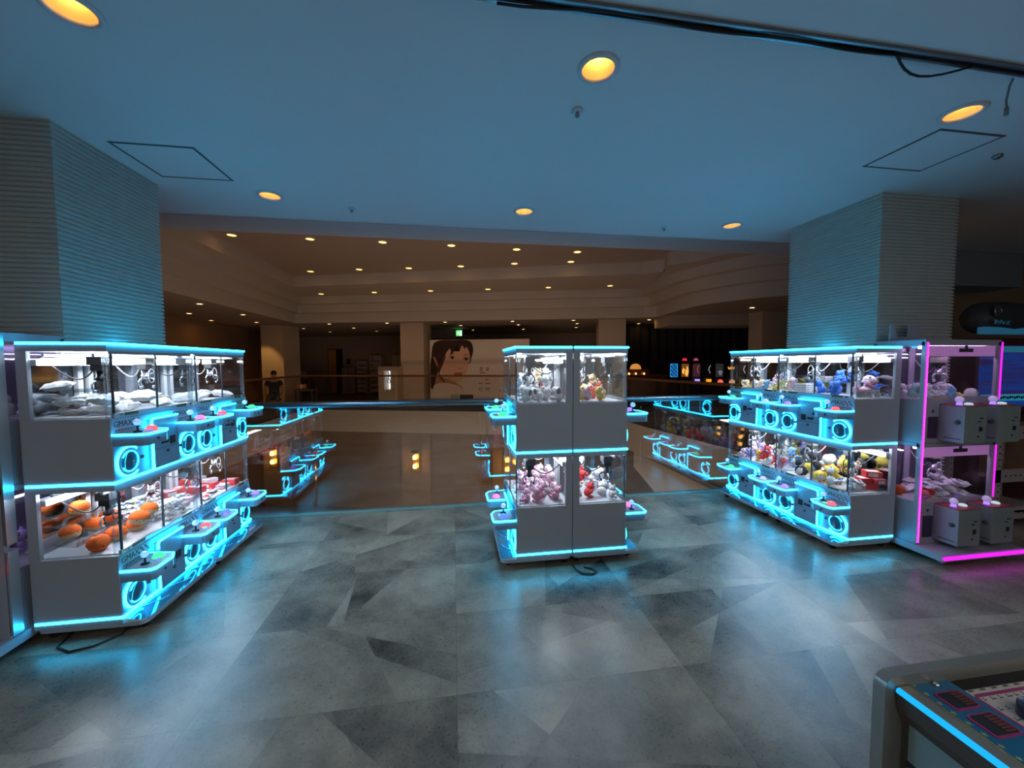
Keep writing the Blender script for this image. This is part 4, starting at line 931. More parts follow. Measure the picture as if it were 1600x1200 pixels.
pile('R1', 0, (.05, .20), (.05, .20), 5, ['boxr'], 'prize_box', 'red carton at the lower end window of the nearest right crane game', 'box', .052, flat=True, zmax=.12)
pile('R1', 0, (.05, .22), (.22, .41), 10, ['foil4', 'foil5'], 'snack_bag', ['red foil pack at the lower end window of the nearest right crane game', 'navy foil pack at the lower end window of the nearest right crane game'], 'snack bag', .045, flat=True, zmax=.06)
pile('R1', 0, (.08, .14), (.08, .16), 1, ['wbox'], 'prize_box', 'pale carton on top of the red cartons in the nearest right crane game', 'box', .052, flat=True, zmax=.25, s=.9)
# right row, rear machine
pile('R2', 1, (.08, .34), (.10, .40), 7, ['beary', 'bearpp', 'bearlb'], 'plush_bear', ['yellow plush bear in the upper window of the rear right crane game', 'pale pink plush bear in the upper window of the rear right crane game', 'light blue plush bear in the upper window of the rear right crane game'], 'plush toy', .05, zmax=.13)
pile('R2', 1, (.38, .72), (.10, .42), 8, ['bearw', 'bearc'], 'plush_bear', ['small white plush bear in the upper window of the rear right crane game', 'small cream plush bear in the upper window of the rear right crane game'], 'plush toy', .042, s=.75, zmax=.02)
pile('R2', 0, (.05, .72), (.06, .42), 40, ['bearlb', 'beary', 'bearw', 'bearpp', 'bearr', 'bearl'], 'plush_bear', [c+' plush bear heaped in the lower window of the rear right crane game' for c in ('light blue', 'yellow', 'white', 'pale pink', 'red', 'lilac')], 'plush toy', .05, s=.88, zmax=.15)
# magenta-lit machine
zu, zl = .965+.367, .115+.348
for k_, ur_, vr_, nm_, lb_x, t_ in (('ball', (.61, .64), (.06, .08), 'plush_ball', 'white ball plush with a drawn face in the magenta-lit crane game', 1), ('bearlb', (.38, .42), (.06, .08), 'plush_bear', 'light blue plush bear on the upper floor of the magenta-lit crane game', 1), ('star', (.49, .52), (.08, .12), 'plush_star', 'yellow plush star on the upper floor of the magenta-lit crane game', 1),
        ('ballr', (.15, .17), (.07, .08), 'plush_ball', 'red ball plush by the left post of the magenta-lit crane game', 0), ('ballr', (.25, .28), (.10, .12), 'plush_ball', 'red ball plush one place right of the first in the magenta-lit crane game', 0), ('ballo', (.09, .10), (.20, .22), 'plush_ball', 'orange ball plush at the side pane of the magenta-lit crane game', 0)):
    pile('TW', t_, ur_, vr_, 1, [k_], nm_, lb_x, 'plush toy', .052, zf=zu if t_ else zl, face=0, s=.85, tilt=.15)
pile('TW', 1, (.07, .70), (.08, .34), 14, ['dogw', 'bearw'], 'plush_dog', ['white plush dog on the upper floor of the magenta-lit crane game', 'white plush bear on the upper floor of the magenta-lit crane game'], 'plush toy', .052, zf=zu, face=0, zmax=.06)
pile('TW', 0, (.25, .71), (.05, .34), 26, ['foil3', 'foil1', 'foil5', 'foil2'], 'snack_bag', 'grey foil snack bag on the lower floor of the magenta-lit crane game', 'snack bag', .05, zf=zl, flat=True, zmax=.09)
pile('TW', 0, (.28, .36), (.05, .10), 1, ['bearpp'], 'plush_bear', 'pale pink plush bear on the foil bags of the magenta-lit crane game', 'plush toy', .052, zf=zl, face=0, s=.9, zmax=.25)
pile('TWL', 1, (.45, .74), (.06, .36), 8, ['bearl', 'bearw'], 'plush_bear', ['lilac plush bear in the upper window of the grey crane game at far left', 'white plush bear in the upper window of the grey crane game at far left'], 'plush toy', .055, zf=.965+.367, face=0, zmax=.14)
pile('TWL', 0, (.45, .74), (.06, .36), 9, ['bearl', 'bearw'], 'plush_bear', ['lilac plush bear in the lower window of the grey crane game at far left', 'white plush bear in the lower window of the grey crane game at far left'], 'plush toy', .055, zf=.115+.348, face=0, zmax=.14)
for o in protos: bpy.data.objects.remove(o)

# power leads on the floor
for pts, lb in (([(.94, 2.98, .01), (.95, 2.90, .008), (.98, 2.84, .007), (1.06, 2.82, .007), (1.10, 2.85, .007), (1.08, 2.90, .007), (1.02, 2.93, .007)], 'black power lead looped on the floor under the middle crane games'), ([(-2.35, 2.75, .008), (-2.30, 2.55, .007), (-2.20, 2.50, .007), (-2.10, 2.53, .007), (-2.02, 2.62, .008), (-2.05, 2.8, .008)], 'black power lead on the floor under the nearest left crane game')):
    b = MB(); b.tube(pts, .006, 6); tag(b.build('power_lead', BLACK), lb, 'cable')

# ================================================================== FOREGROUND MEDAL GAME
r = empty('medal_game', (1.75, .1, 0), 'silver and blue tabletop medal game cut by the lower right corner of the photo', 'arcade game')
OX, OY = 1.75, .1
SILP = noise_var(mat('silver_paint', (.36, .37, .34), .35, .6), 5, .06); DSIL = mat('dark_silver', (.16, .15, .14), .4, .5)
TEALP = mat('teal_side_panel', (.26, .40, .42), .5); GBLUE = noise_var(mat('game_blue', (.015, .16, .34), .35), 5, .1); SHEET = mat('score_sheet', (.62, .60, .58), .5)
MAGB = mat('magenta_border', (.35, .05, .20), .4); GOLD = mat('gold_trim', (.85, .55, .15), .25, .9); STARM = mat('star_print', (.30, .45, .18), .5); REDI = mat('dark_red_print', (.28, .07, .05), .5)
def lb_(a, bb, m, name, bev=0, par=None): b = MB(lambda p: p-Vector((OX, OY, 0))); b.box(a, bb, 0, bev); return b.build(name, m, par or r)
b = MB(lambda p: p-Vector((OX, OY, 0)))
b.prism([(q, z) for q, z in [(.938, .0), (2.6, .0), (2.6, .952)]+[(.938+.025*(1-math.sin(a)), .927+.025*math.cos(a)) for a in [math.pi/2*i/6 for i in range(7)]]], .690, .716, 0, 'y', None, .004); b.build('rear_panel', SILP, r)
lb_((.987, -.8, .03), (2.6, .69, .90), DSIL, 'cabinet_body')
lb_((.980, -.8, .05), (.987, .672, .868), TEALP, 'side_panel')
b = MB(lambda p: p-Vector((OX, OY, 0)))
for i in range(14): b.box((.978, -.5, .76-.024*i), (.9805, .672, .772-.024*i))
b.build('vent_stripes', DARK, r)
b = MB(lambda p: p-Vector((OX, OY, 0))); v = [(.962, .69, .916), (.962, -.8, .916), (.985, -.8, .845), (.985, .69, .845)]
b.prism([(.962, .918), (.998, .924), (.998, .845), (.985, .845), (.968, .880)], -.8, .688, 0, 'y'); b.build('side_rail', DSIL, r)
b = MB(lambda p: p-Vector((OX, OY, 0))); b.tube([(.963, .684, .926), (.963, -.8, .926)], .0065, 8); b.build('light_strip', emat('cyan_led_console', (.012, .40, .80), 1.0), r)
lb_((.966, -.8, .921), (1.002, .688, .929), SILP, 'top_rail')
b = MB(lambda p: p-Vector((OX, OY, 0))); b.tube([(.9985, .688, .929), (.9985, -.8, .929)], .0016, 6); b.build('gold_trim', GOLD, r)
lb_((1.002, -.8, .915), (1.105, .69, .926), GBLUE, 'blue_panel')
lb_((1.105, -.8, .905), (2.55, .69, .918), SHEET, 'score_sheet')
lb_((1.108, .668, .918), (2.55, .690, .922), BLACK, 'rear_slot')
b = MB(lambda p: p-Vector((OX, OY, 0))); b.strip([(2.5, .652, .919), (1.125, .652, .919), (1.118, .645, .919), (1.118, -.7, .919)], .006, .002); b.build('sheet_border', MAGB, r)
for i, (y0, y1) in enumerate(((.620, .664), (.560, .610), (.45, .505), (.35, .405))):
    b = MB(lambda p: p-Vector((OX, OY, 0))); b.prism(rrect(1.024, y0, 1.090, y1, .008), .926, .929, 0); d = b.build('display_bezel', MAGB, r)
    b = MB(lambda p: p-Vector((OX, OY, 0))); b.prism(rrect(1.029, y0+.004, 1.085, y1-.004, .004), .929, .930, 0); b.build('display_window', DARK, d)
    b = MB(lambda p: p-Vector((OX, OY, 0)))
    for rr_ in range(4):
        for q in range(6): b.box((1.060+.006*rr_, y0+.007+.0062*q, .930), (1.0635+.006*rr_, y0+.0105+.0062*q, .9305))
    b.build('printed_text', REDI, d)
b = MB(lambda p: p-Vector((OX, OY, 0)))
for i in range(30):
    x, y = 1.0125, .690-.0235*i; b.prism([(x+rad*math.cos(a), y+rad*math.sin(a)) for k in range(10) for rad, a in [((.0058 if k % 2 == 0 else .0026), 2*math.pi*k/10+.3)]], .926, .9266, 0)
b.build('star_print', STARM, r)
b = MB(lambda p: p-Vector((OX, OY, 0)))
for rr_ in range(9):
    for q in range(22):
        h = ((rr_*7+q*3) % 5)*.0006
        b.box((1.128+.021*q, .640-.024*rr_, .918), (1.128+.021*q+.006+h*3, .6425-.024*rr_, .9186)); b.box((1.130+.021*q, .6445-.024*rr_, .918), (1.133+.021*q, .647-.024*rr_, .9186))
for q in range(8): b.box((1.125+.032*q, .668-.004, .918), (1.131+.032*q, .672-.006, .9188)); b.box((1.122+.032*q, .6625, .918), (1.136+.032*q, .6655, .9188))
b.build('printed_text', mat('sheet_ink', (.10, .13, .17), .6), r)
b = MB(lambda p: p-Vector((OX, OY, 0))); b.lathe([(.006, 0), (.007, .003), (.003, .006), (0, .006)], (1.062, .694-.012, .926), 12); b.build('panel_bolt', CHROME, r)
b = MB(lambda p: p-Vector((OX, OY, 0))); b.lathe([(.03, 0), (.03, .025), (.026, .03), (0, .03)], (1.172, .585, .918), 20); b.build('round_knob', mat('navy_knob', (.03, .03, .08), .3), r)

# ================================================================== RIGHT BACKGROUND: arcade cabinet, perforated rack
r = empty('arcade_cabinet', (7.1, 4.05, 0), 'large arcade cabinet with a blue and purple screen at the right edge of the photo', 'arcade game')
T2 = lambda p: p-Vector((7.1, 4.05, 0))
b = MB(T2); b.box((6.12, 3.66, 0), (7.7, 4.4, .95), 0, .01); b.box((6.05, 3.62, .95), (7.75, 4.4, 1.02), 0, .01); b.box((6.15, 3.75, 1.02), (7.7, 4.4, 1.93), 0, .01); b.build('cabinet_body', mat('cabinet_dark', (.10, .03, .03), .4), r)
SCR = mat('screen_violet', (.02, .02, .05), .2, 0, (.10, .06, .55), .16); nd, lk = nodes(SCR)
tc = N(SCR, 'ShaderNodeTexCoord'); wv = N(SCR, 'ShaderNodeTexNoise'); mp = N(SCR, 'ShaderNodeMapping'); mp.inputs['Scale'].default_value = (.8, 1, 9); lk.new(tc.outputs['Object'], mp.inputs[0]); lk.new(mp.outputs[0], wv.inputs['Vector']); wv.inputs['Scale'].default_value = 1.5
cr = N(SCR, 'ShaderNodeValToRGB'); lk.new(wv.outputs[0], cr.inputs[0]); cr.color_ramp.elements[0].color = (.09, .05, .34, 1); cr.color_ramp.elements[0].position = .4; cr.color_ramp.elements[1].color = (.02, .15, .85, 1); cr.color_ramp.elements[1].position = .66
lk.new(cr.outputs[0], nd['Principled BSDF'].inputs['Emission Color'])
b = MB(T2); b.box((6.2, 3.738, 1.10), (7.62, 3.75, 1.84)); b.build('screen', SCR, r)
b = MB(T2); b.box((6.22, 3.734, 1.175), (7.6, 3.738, 1.255)); p = b.build('caption_band', emat('caption_cyan', (.05, .45, .65), .3), r)
b = MB(T2)
for i in range(22): b.box((6.30+.035*i, 3.731, 1.195+.006*(i % 3)), (6.325+.035*i, 3.734, 1.225+.004*((i*2) % 3)))
b.build('caption_marks', INK, p)
b = MB(T2); b.box((6.22, 3.734, 1.76), (7.6, 3.738, 1.83)); b.build('screen_header', emat('header_cyan', (.06, .40, .62), .2), r)
b = MB(T2); b.box((6.14, 3.72, 1.06), (7.68, 3.75, 1.10)); b.build('screen_frame', DARK, r)
# topper: dark oval housing, chrome lettering, blue lamp band
b = MB(T2); b.lathe([(0, -.45), (.12, -.42), (.19, -.30), (.21, 0), (.19, .30), (.12, .42), (0, .45)], (6.78, 3.95, 2.19), 16, 0, 'x'); b.build('topper', DGREY, r)
b = MB(T2); b.box((6.34, 3.80, 1.98), (7.3, 3.88, 2.07), 0, .02); b.build('topper_lamp', mat('lamp_blue', (.15, .4, .6), .3, 0, (.05, .4, .75), .10), r)
text_mesh('TITIKS', .085, 'chrome_lettering', CHROME, r, Matrix.Translation(T2(Vector((6.48, 3.735, 2.115)))) @ Matrix.Rotation(math.pi/2, 4, 'X'), .012)
b = MB(T2); b.lathe([(.055, 0), (.07, .01), (.05, .02), (.02, .015), (0, .015)], (6.44, 3.745, 2.25), 18, 0, 'y'); b.build('round_emblem', mat('emblem_steel', (.35, .34, .33), .3, .8), r)
for i in range(3):
    b = MB(T2); b.lathe([(0, 0), (.05, .02), (.06, .06), (.03, .10), (0, .11)], (6.25+.28*i, 3.66, 1.02), 12); b.build('control_knob', mat('knob_red', (.25, .03, .03), .35), r)
b = MB(T2); b.box((6.13, 3.60, .30), (6.75, 3.66, .94), 0, .005); b.build('wood_panel', noise_var(mat('worn_wood', (.36, .20, .12), .6), 5, .3), r)
# bracket fins on the far side of the pink machine: rungs of a card rack
r = empty('perforated_rack', (5.62, 3.2, 0), 'white perforated metal rack standing right of the magenta-lit crane game', 'rack')
T3 = lambda p: p-Vector((5.62, 3.2, 0)); RK = noise_var(mat('rack_white', (.50, .44, .40), .5), 4, .08)
for x, y in ((5.45, 3.12), (6.15, 3.12), (5.45, 3.5), (6.15, 3.5)):
    b = MB(T3); b.box((x-.03, y-.02, 0), (x+.03, y+.02, .95)); p = b.build('post', RK, r)
    b = MB(T3)
    for i in range(12): b.box((x-.008, y-.022, .12+.066*i), (x+.008, y-.019, .136+.066*i))
    b.build('punched_holes', DARK, p)
for z in (.03, .42, .86):
    b = MB(T3); b.box((5.42, 3.10, z), (6.18, 3.12, z+.13)); p = b.build('cross_bar', RK, r)
    b = MB(T3)
    for i in range(9): b.box((5.53+.065*i, 3.097, z+.058), (5.545+.065*i, 3.1, z+.073))
    b.build('punched_holes', DARK, p)
b = MB(T3); b.box((5.44, 3.10, .10), (6.17, 3.52, .12)); b.build('shelf', RK, r)

# ================================================================== FAR GALLERY
rz = Matrix.Rotation(ang, 4, 'Z')
def at(x, c): p = far(x, c); return Vector((p[0], p[1], 0))
def grp(name, x, c, lb, cat, group=None):
    r = empty(name, at(x, c), lb, cat, group); r.rotation_euler.z = ang; return r
# portrait banner: flat printed hoarding
r = grp('portrait_banner', -.88, 15.0, 'wide pale banner with a dark-haired woman\'s portrait in the far gallery', 'banner')
bw = 3.83; X = lambda cx: (cx-100)/1330*bw; Zc = lambda cy: .32+(1070-cy)/800*2.23
b = MB(); b.box((0, 0, .06), (bw, .05, Zc(270))); b.build('board', [noise_var(mat('banner_white', (.86, .74, .64), .6), 1.2, .06)], r)
HAIR = mat('print_hair', (.045, .016, .010), .7); HAIR2 = mat('print_hair_light', (.13, .045, .02), .7); SKIN = noise_var(mat('print_skin', (.86, .50, .34), .7), 2, .04); SKINS = mat('print_skin_shadow', (.55, .27, .17), .7); LIP = mat('print_lip', (.50, .10, .07), .6); EYEW = mat('print_eye', (.62, .5, .44), .6); CLO = mat('print_cloth', (.88, .74, .62), .7)
def sm(pts, n=5):
    out = []; k = len(pts)
    for i in range(k):
        p0, p1, p2, p3 = [Vector((*pts[(i+j-1) % k], 0)) for j in range(4)]
        for t in range(n):
            t /= n; q = .5*((2*p1)+(p2-p0)*t+(2*p0-5*p1+4*p2-p3)*t*t+(3*p1-p0-3*p2+p3)*t**3); out.append((q.x, q.y))
    return out
b = MB()
def flat(pts, lay, m, smooth=True):
    q = sm(pts) if smooth else pts
    bm = b.bm; vs = [b.V((max(0.005, min(bw-.005, X(x))), -.002-.0025*lay, min(Zc(272), max(.08, Zc(y))))) for x, y in q]
    f = b.F(vs, m)
    if f: bmesh.ops.triangulate(bm, faces=[f])
ell = lambda x, y, a, c, n=14: [(x+a*math.cos(2*math.pi*i/n), y+c*math.sin(2*math.pi*i/n)) for i in range(n)]
flat([(120, 500), (150, 330), (240, 278), (420, 274), (600, 276), (670, 320), (690, 420), (665, 520), (640, 600), (560, 560), (300, 560), (215, 650), (190, 820), (165, 930), (112, 935), (105, 800), (104, 650)], 1, 0)
flat([(190, 780), (330, 800), (460, 860), (540, 930), (500, 1000), (140, 1000), (165, 900)], 2, 3)
flat([(118, 1066), (135, 960), (170, 880), (300, 860), (420, 880), (500, 905), (560, 980), (590, 1066)], 3, 6)
flat([(165, 500), (200, 560), (215, 640), (190, 615), (160, 560), (150, 505)], 3, 3)
flat([(235, 560), (260, 440), (330, 350), (450, 320), (580, 330), (640, 420), (645, 540), (620, 650), (585, 740), (530, 815), (470, 848), (400, 835), (320, 780), (255, 690), (225, 620)], 4, 2)
flat([(340, 300), (480, 290), (600, 300), (660, 360), (675, 470), (650, 560), (640, 450), (600, 370), (575, 400), (540, 345), (500, 430), (470, 350), (420, 445), (385, 480), (395, 380), (330, 440), (290, 540), (235, 640), (215, 600), (245, 480), (270, 380)], 5, 0)
flat([(300, 480), (315, 520), (260, 620), (225, 700), (260, 780), (300, 840), (270, 835), (225, 760), (205, 680), (235, 600)], 6, 1)
for cx, cy, w_ in ((405, 515, 46), (592, 535, 42)):
    flat(ell(cx, cy, w_, 17), 6, 5); flat(ell(cx+4, cy, 19, 18), 7, 0); flat([(cx-w_-8, cy+2), (cx-20, cy-20), (cx+15, cy-22), (cx+w_, cy-6), (cx+15, cy-12), (cx-20, cy-10)], 8, 0)
    flat([(cx-w_, cy-48), (cx, cy-66), (cx+w_, cy-54), (cx, cy-56)], 6, 1)
flat([(470, 655), (500, 672), (530, 668), (520, 655), (505, 664), (488, 655)], 6, 3)
flat([(425, 735), (470, 716), (490, 722), (515, 716), (545, 735), (500, 765), (460, 762)], 6, 4); flat([(425, 735), (490, 737), (545, 735), (490, 744)], 7, 3)
b.build('printed_portrait', [HAIR, HAIR2, SKIN, SKINS, LIP, EYEW, CLO], r, recalc=False)
b = MB()
for x0, y0, x1, y1 in ((783, 650, 808, 692), (868, 652, 890, 688)):
    b.strip([(X(x0), -.004, Zc(y0)), (X(x1), -.004, Zc(y0)), (X(x1), -.004, Zc(y1)), (X(x0), -.004, Zc(y1))], .02, .004, 0, True, (0, 1, 0))
for x0, x1, y0, y1 in ((780, 850, 712, 728), (850, 905, 808, 822), (760, 822, 860, 872), (850, 920, 860, 872), (140, 370, 966, 974), (1040, 1052, 950, 975)):
    n = max(1, int((x1-x0)/14))
    for i in range(n): b.box((X(x0+14*i), -.006, Zc(y1)), (X(x0+14*i+9), -.001, Zc(y0)))
b.build('printed_text', HAIR, r)
M_ = lambda x, y: Matrix.Translation((X(x), -.006, Zc(y))) @ Matrix.Rotation(math.pi/2, 4, 'X')
text_mesh('IC  M!', .17, 'printed_text', HAIR, r, M_(840, 945), .002)
b = MB(); b.box((X(378), -.02, .1), (X(495), -.001, Zc(1015))); b.build('pale_patch', mat('pale_green_patch', (.45, .52, .40), .6), r); b = MB(); b.box((X(505), -.02, .1), (X(685), -.001, Zc(1020))); b.build('dark_patch', DARK, r)
b = MB(); slantbox(b, -.80, .12, 15.2, 15.5, 2.62, 2.95); struct(b.build('trim_6', DARK), 'dark header panel above the portrait banner')
# emergency exit sign
r = grp('exit_sign', .27, 17.9, 'small green emergency exit sign hanging under the far gallery ceiling', 'exit sign')
b = MB(); b.box((-.17, -.03, 2.87), (.17, .03, 3.16), 0, .005); b.build('housing', DGREY, r)
b = MB(); b.box((-.155, -.034, 2.885), (.155, -.03, 3.145)); b.build('lit_face', emat('exit_green', (.05, .55, .12), 1.2), r)
b = MB(); b.ball((-.02, -.036, 3.10), (.022, .003, .022), 0, 10, 6); b.strip([(-.03, -.036, 3.07), (-.01, -.036, 3.0), (.03, -.036, 2.97), (.03, -.036, 2.91)], .022, .004, 0, False, (0, 1, 0)); b.strip([(-.01, -.036, 3.0), (-.05, -.036, 2.96), (-.09, -.036, 2.95)], .02, .004, 0, False, (0, 1, 0)); b.strip([(-.08, -.036, 3.03), (-.03, -.036, 3.06), (.02, -.036, 3.03), (.05, -.036, 3.05)], .016, .004, 0, False, (0, 1, 0))
b.box((.07, -.037, 2.90), (.14, -.0345, 3.13)); b.build('running_figure', emat('exit_white', (.75, .95, .7), 1.5), r)

# cabinets, racks and a small crane game along the far side
BEIGE = noise_var(mat('beige_cabinet', (.58, .48, .36), .5), 3, .05); GREYC = noise_var(mat('grey_cabinet', (.62, .52, .45), .6), 3, .06)
r = grp('small_crane_game', -2.42, 14.35, 'beige mini crane game with a lit window beside the far middle column', 'crane game')
b = MB(); b.box((-.38, 0, 0), (.38, .5, .66), 0, .01); b.box((-.38, 0, .66), (-.16, .5, 1.42)); b.box((.10, 0, .66), (.38, .5, 1.42)); b.box((-.38, 0, 1.38), (.38, .5, 1.54), 0, .02); b.box((-.16, .44, .66), (.10, .5, 1.38)); b.build('cabinet_body', BEIGE, r)
b = MB(); b.box((-.15, .40, .68), (.09, .43, 1.37)); b.build('lit_back', emat('lit_back', (.85, .9, 1), 1.4), r)
b = MB(); b.box((-.16, .002, .66), (.10, .008, 1.38)); b.build('front_pane', PANE, r)
b = MB(); b.tube([(-.06, .2, 1.36), (-.06, .2, 1.1), (-.11, .2, 1.0), (-.09, .2, .9)], .014, 6); b.tube([(-.06, .2, 1.1), (.0, .2, 1.0), (-.02, .2, .9)], .014, 6); b.tube([(-.06, .2, 1.3), (.02, .2, 1.15), (.05, .2, 1.3)], .012, 6); b.build('claw_trolley', DARK, r)
b = MB(); b.box((-.1, -.12, .60), (.25, 0, .68), 0, .01); b.build('control_deck', BEIGE, r)
def rack(x, c, w_, h, lb, rows=6):
    r = grp('brochure_rack', x, c, lb, 'rack', 'white racks by the far wall'); b = MB()
    b.box((-w_/2, 0, 0), (-w_/2+.03, .4, h)); b.box((w_/2-.03, 0, 0), (w_/2, .4, h)); b.box((-w_/2, .37, 0), (w_/2, .4, h)); b.box((-w_/2, 0, h-.03), (w_/2, .4, h)); b.build('frame', noise_var(mat('rack_offwhite', (.8, .7, .6), .6), 3, .06), r)
    for i in range(rows):
        b = MB(); z = .12+(h-.25)*i/rows; b.box((-w_/2+.03, .0, z), (w_/2-.03, .37, z+.02)); b.box((-w_/2+.03, 0, z+.02), (w_/2-.03, .02, z+.07)); s = b.build('tray', MATS['rack_offwhite'], r)
        b = MB(); b.box((-w_/2+.06, .06, z+.021), (w_/2-.07, .2, z+.10+.05*(i % 2))); b.build('leaflets', [PRINT['white'], PRINT['grey'], PRINT['blue']][i % 3], s)
rack(-5.0, 21.0, .52, 1.80, 'lower of the two white leaflet racks by the far wall')
rack(-4.2, 21.0, .66, 2.10, 'taller of the two white leaflet racks by the far wall')
r = grp('storage_cabinet', -2.95, 20.9, 'tall pale cabinet half hidden behind the far middle column', 'cabinet'); b = MB(); b.box((-.35, 0, 0), (.35, .45, 2.12), 0, .01); b.build('body', GREYC, r); b = MB(); b.box((-.01, -.006, .1), (.01, 0, 2.0)); b.build('door_gap', DARK, r)
r = grp('storage_cabinet', -5.75, 21.0, 'waist-high grey cabinet between the far doorway and the leaflet racks', 'cabinet'); b = MB(); b.box((-.38, 0, 0), (.38, .4, 1.45), 0, .01); b.build('body', mat('dim_cabinet', (.42, .34, .29), .7), r); b = MB(); b.box((-.01, -.006, .08), (.01, 0, 1.38)); b.build('door_gap', DARK, r)
r = grp('wall_notice', -5.85, 21.42, 'small black notice on the far wall beside the doorway', 'notice'); b = MB(); b.box((-.10, 0, 1.62), (.10, .04, 1.92), 0, .004); b.build('plate', DARK, r)
r = grp('low_cabinet', -7.30, 20.9, 'low grey counter left of the far doorway', 'cabinet'); b = MB(); b.box((-.35, 0, 0), (.35, .5, 1.0), 0, .01); b.build('body', MATS['dim_cabinet'], r); b = MB(); b.box((-.37, -.02, 1.0), (.37, .52, 1.03)); b.build('top', GREYC, r)
r = grp('desk_table', -8.3, 20.3, 'desk with a pale monitor right of the far left column', 'desk')
b = MB(); b.box((-.5, 0, .72), (.4, .6, .75)); b.build('desk_top', DGREY, r)
for x in (-.47, .33):
    for y in (.03, .53): b = MB(); b.box((x, y, 0), (x+.04, y+.04, .72)); b.build('leg', DARK, r)
r2 = grp('monitor', -8.3, 20.5, 'pale monitor standing on the far desk', 'monitor'); r2.location.z = .751
b = MB(); b.box((-.32, 0, .12), (.32, .04, .50), 0, .006); b.build('screen_case', mat('monitor_pale', (.8, .7, .6), .5), r2); b = MB(); b.box((-.10, -.02, 0), (.10, .14, .01)); b.box((-.02, .04, .01), (.02, .07, .2)); b.build('stand', DGREY, r2)
r = empty('waste_bin', (-6.15, 11.9, 0), 'dark round bin behind the left gallery handrail', 'bin'); b = MB(); b.lathe([(0, 0), (.2, 0), (.24, .95), (.25, 1.0), (.0, 1.02)], (0, 0, 0), 18); b.build('body', DGREY, r); b = MB(); b.lathe([(.255, .99), (.265, 1.02), (.2, 1.06), (.12, 1.05)], (0, 0, 0), 18); b.build('rim', DARK, r)

# seated person behind the left gallery rail
def skin(name, verts, edges, rad, m, parent=None, sub=2, root=0):
    me = bpy.data.meshes.new(name); me.from_pydata(verts, edges, []); o = bpy.data.objects.new(name, me); C.objects.link(o)
    md = o.modifiers.new('s', 'SKIN'); sv = me.skin_vertices[0].data
    for i, q in enumerate(rad): sv[i].radius = (q, q) if isinstance(q, (int, float)) else q
    for i in range(len(verts)): sv[i].use_root = i == root
    s2 = o.modifiers.new('d', 'SUBSURF'); s2.levels = sub; s2.render_levels = sub
    bpy.context.view_layer.update(); dg = bpy.context.evaluated_depsgraph_get(); nm = bpy.data.meshes.new_from_object(o.evaluated_get(dg))
    bpy.data.objects.remove(o); nm.materials.clear()
    for k in (m if isinstance(m, list) else [m]): nm.materials.append(k)
    for p in nm.polygons: p.use_smooth = True
    nm.name = name; o = bpy.data.objects.new(name, nm); C.objects.link(o)
    if parent: o.parent = parent
    return o
PX, PY = -5.82, 13.75
r = empty('person', (PX, PY, 0), 'seated person in a dark polo shirt behind the left gallery rail', 'person'); r.rotation_euler.z = .28
SK = mat('skin_tone', (.50, .30, .20), .6); POLO = noise_var(mat('dark_polo', (.025, .03, .035), .8), 9, .2); TROU = noise_var(mat('grey_trousers', (.12, .11, .11), .85), 9, .15); HAIRP = mat('dark_hair', (.02, .015, .012), .7)
V = [(0, 0, .62), (0, .01, .80), (0, .015, 1.00), (0, .01, 1.10), (0, 0, 1.17), (0, -.01, 1.24), (0, -.015, 1.34),
     (.17, .01, 1.07), (.25, -.02, .86), (.22, -.17, .68), (-.17, .01, 1.07), (-.25, -.02, .86), (-.22, -.17, .68),
     (.10, -.02, .60), (.13, -.42, .60), (.13, -.40, .14), (.13, -.50, .05), (-.10, -.02, .60), (-.13, -.42, .60), (-.13, -.40, .14), (-.13, -.50, .05)]
E_ = [(0, 1), (1, 2), (2, 3), (3, 4), (4, 5), (5, 6), (3, 7), (7, 8), (8, 9), (3, 10), (10, 11), (11, 12), (0, 13), (13, 14), (14, 15), (15, 16), (0, 17), (17, 18), (18, 19), (19, 20)]
RD = [(.15, .12), (.14, .11), (.17, .12), (.12, .09), .055, (.075, .085), (.07, .085), .055, .042, .03, .055, .042, .03, .09, .065, .045, .035, .09, .065, .045, .035]
body = skin('body', V, E_, RD, [SK, TROU], r)
for p in body.data.polygons:
    if p.center.z < .70 and abs(p.center.x) < .20: p.material_index = 1
skin('polo_shirt', [(0, 0, .64), (0, .01, .80), (0, .015, 1.00), (0, .012, 1.11), (.17, .01, 1.07), (.225, -.01, .93), (-.17, .01, 1.07), (-.225, -.01, .93)], [(0, 1), (1, 2), (2, 3), (3, 4), (4, 5), (3, 6), (6, 7)], [(.165, .135), (.158, .13), (.188, .137), (.13, .10), .075, .066, .075, .066], POLO, r)
b = MB(); b.ball((0, .0, 1.36), (.088, .098, .085), 0, 16, 10); hr = b.build('hair', HAIRP, r)
for v in hr.data.vertices:
    if v.co.y < -.05 and v.co.z < 1.39: v.co.y = -.045
b = MB()
for s in (-1, 1): b.ball((s*.03, -.094, 1.305), (.010, .006, .006), 0, 8, 6); b.lathe([(.022, 0), (.025, 0), (.025, .003), (.022, .003)], (s*.032, -.102, 1.305), 12, 0, 'y')
b.box((-.009, -.102, 1.307), (.009, -.099, 1.311)); b.build('glasses', DARK, r)
b = MB(); b.ball((0, -.105, 1.275), (.011, .018, .020), 0, 8, 6); b.ball((-.085, .0, 1.29), (.010, .018, .028), 0, 8, 6); b.ball((.085, .0, 1.29), (.010, .018, .028), 0, 8, 6); b.build('nose_and_ears', SK, r)
b = MB(); b.ball((0, -.093, 1.235), (.024, .008, .006), 0, 8, 6); b.build('mouth', mat('lip_tone', (.35, .13, .10), .6), r)
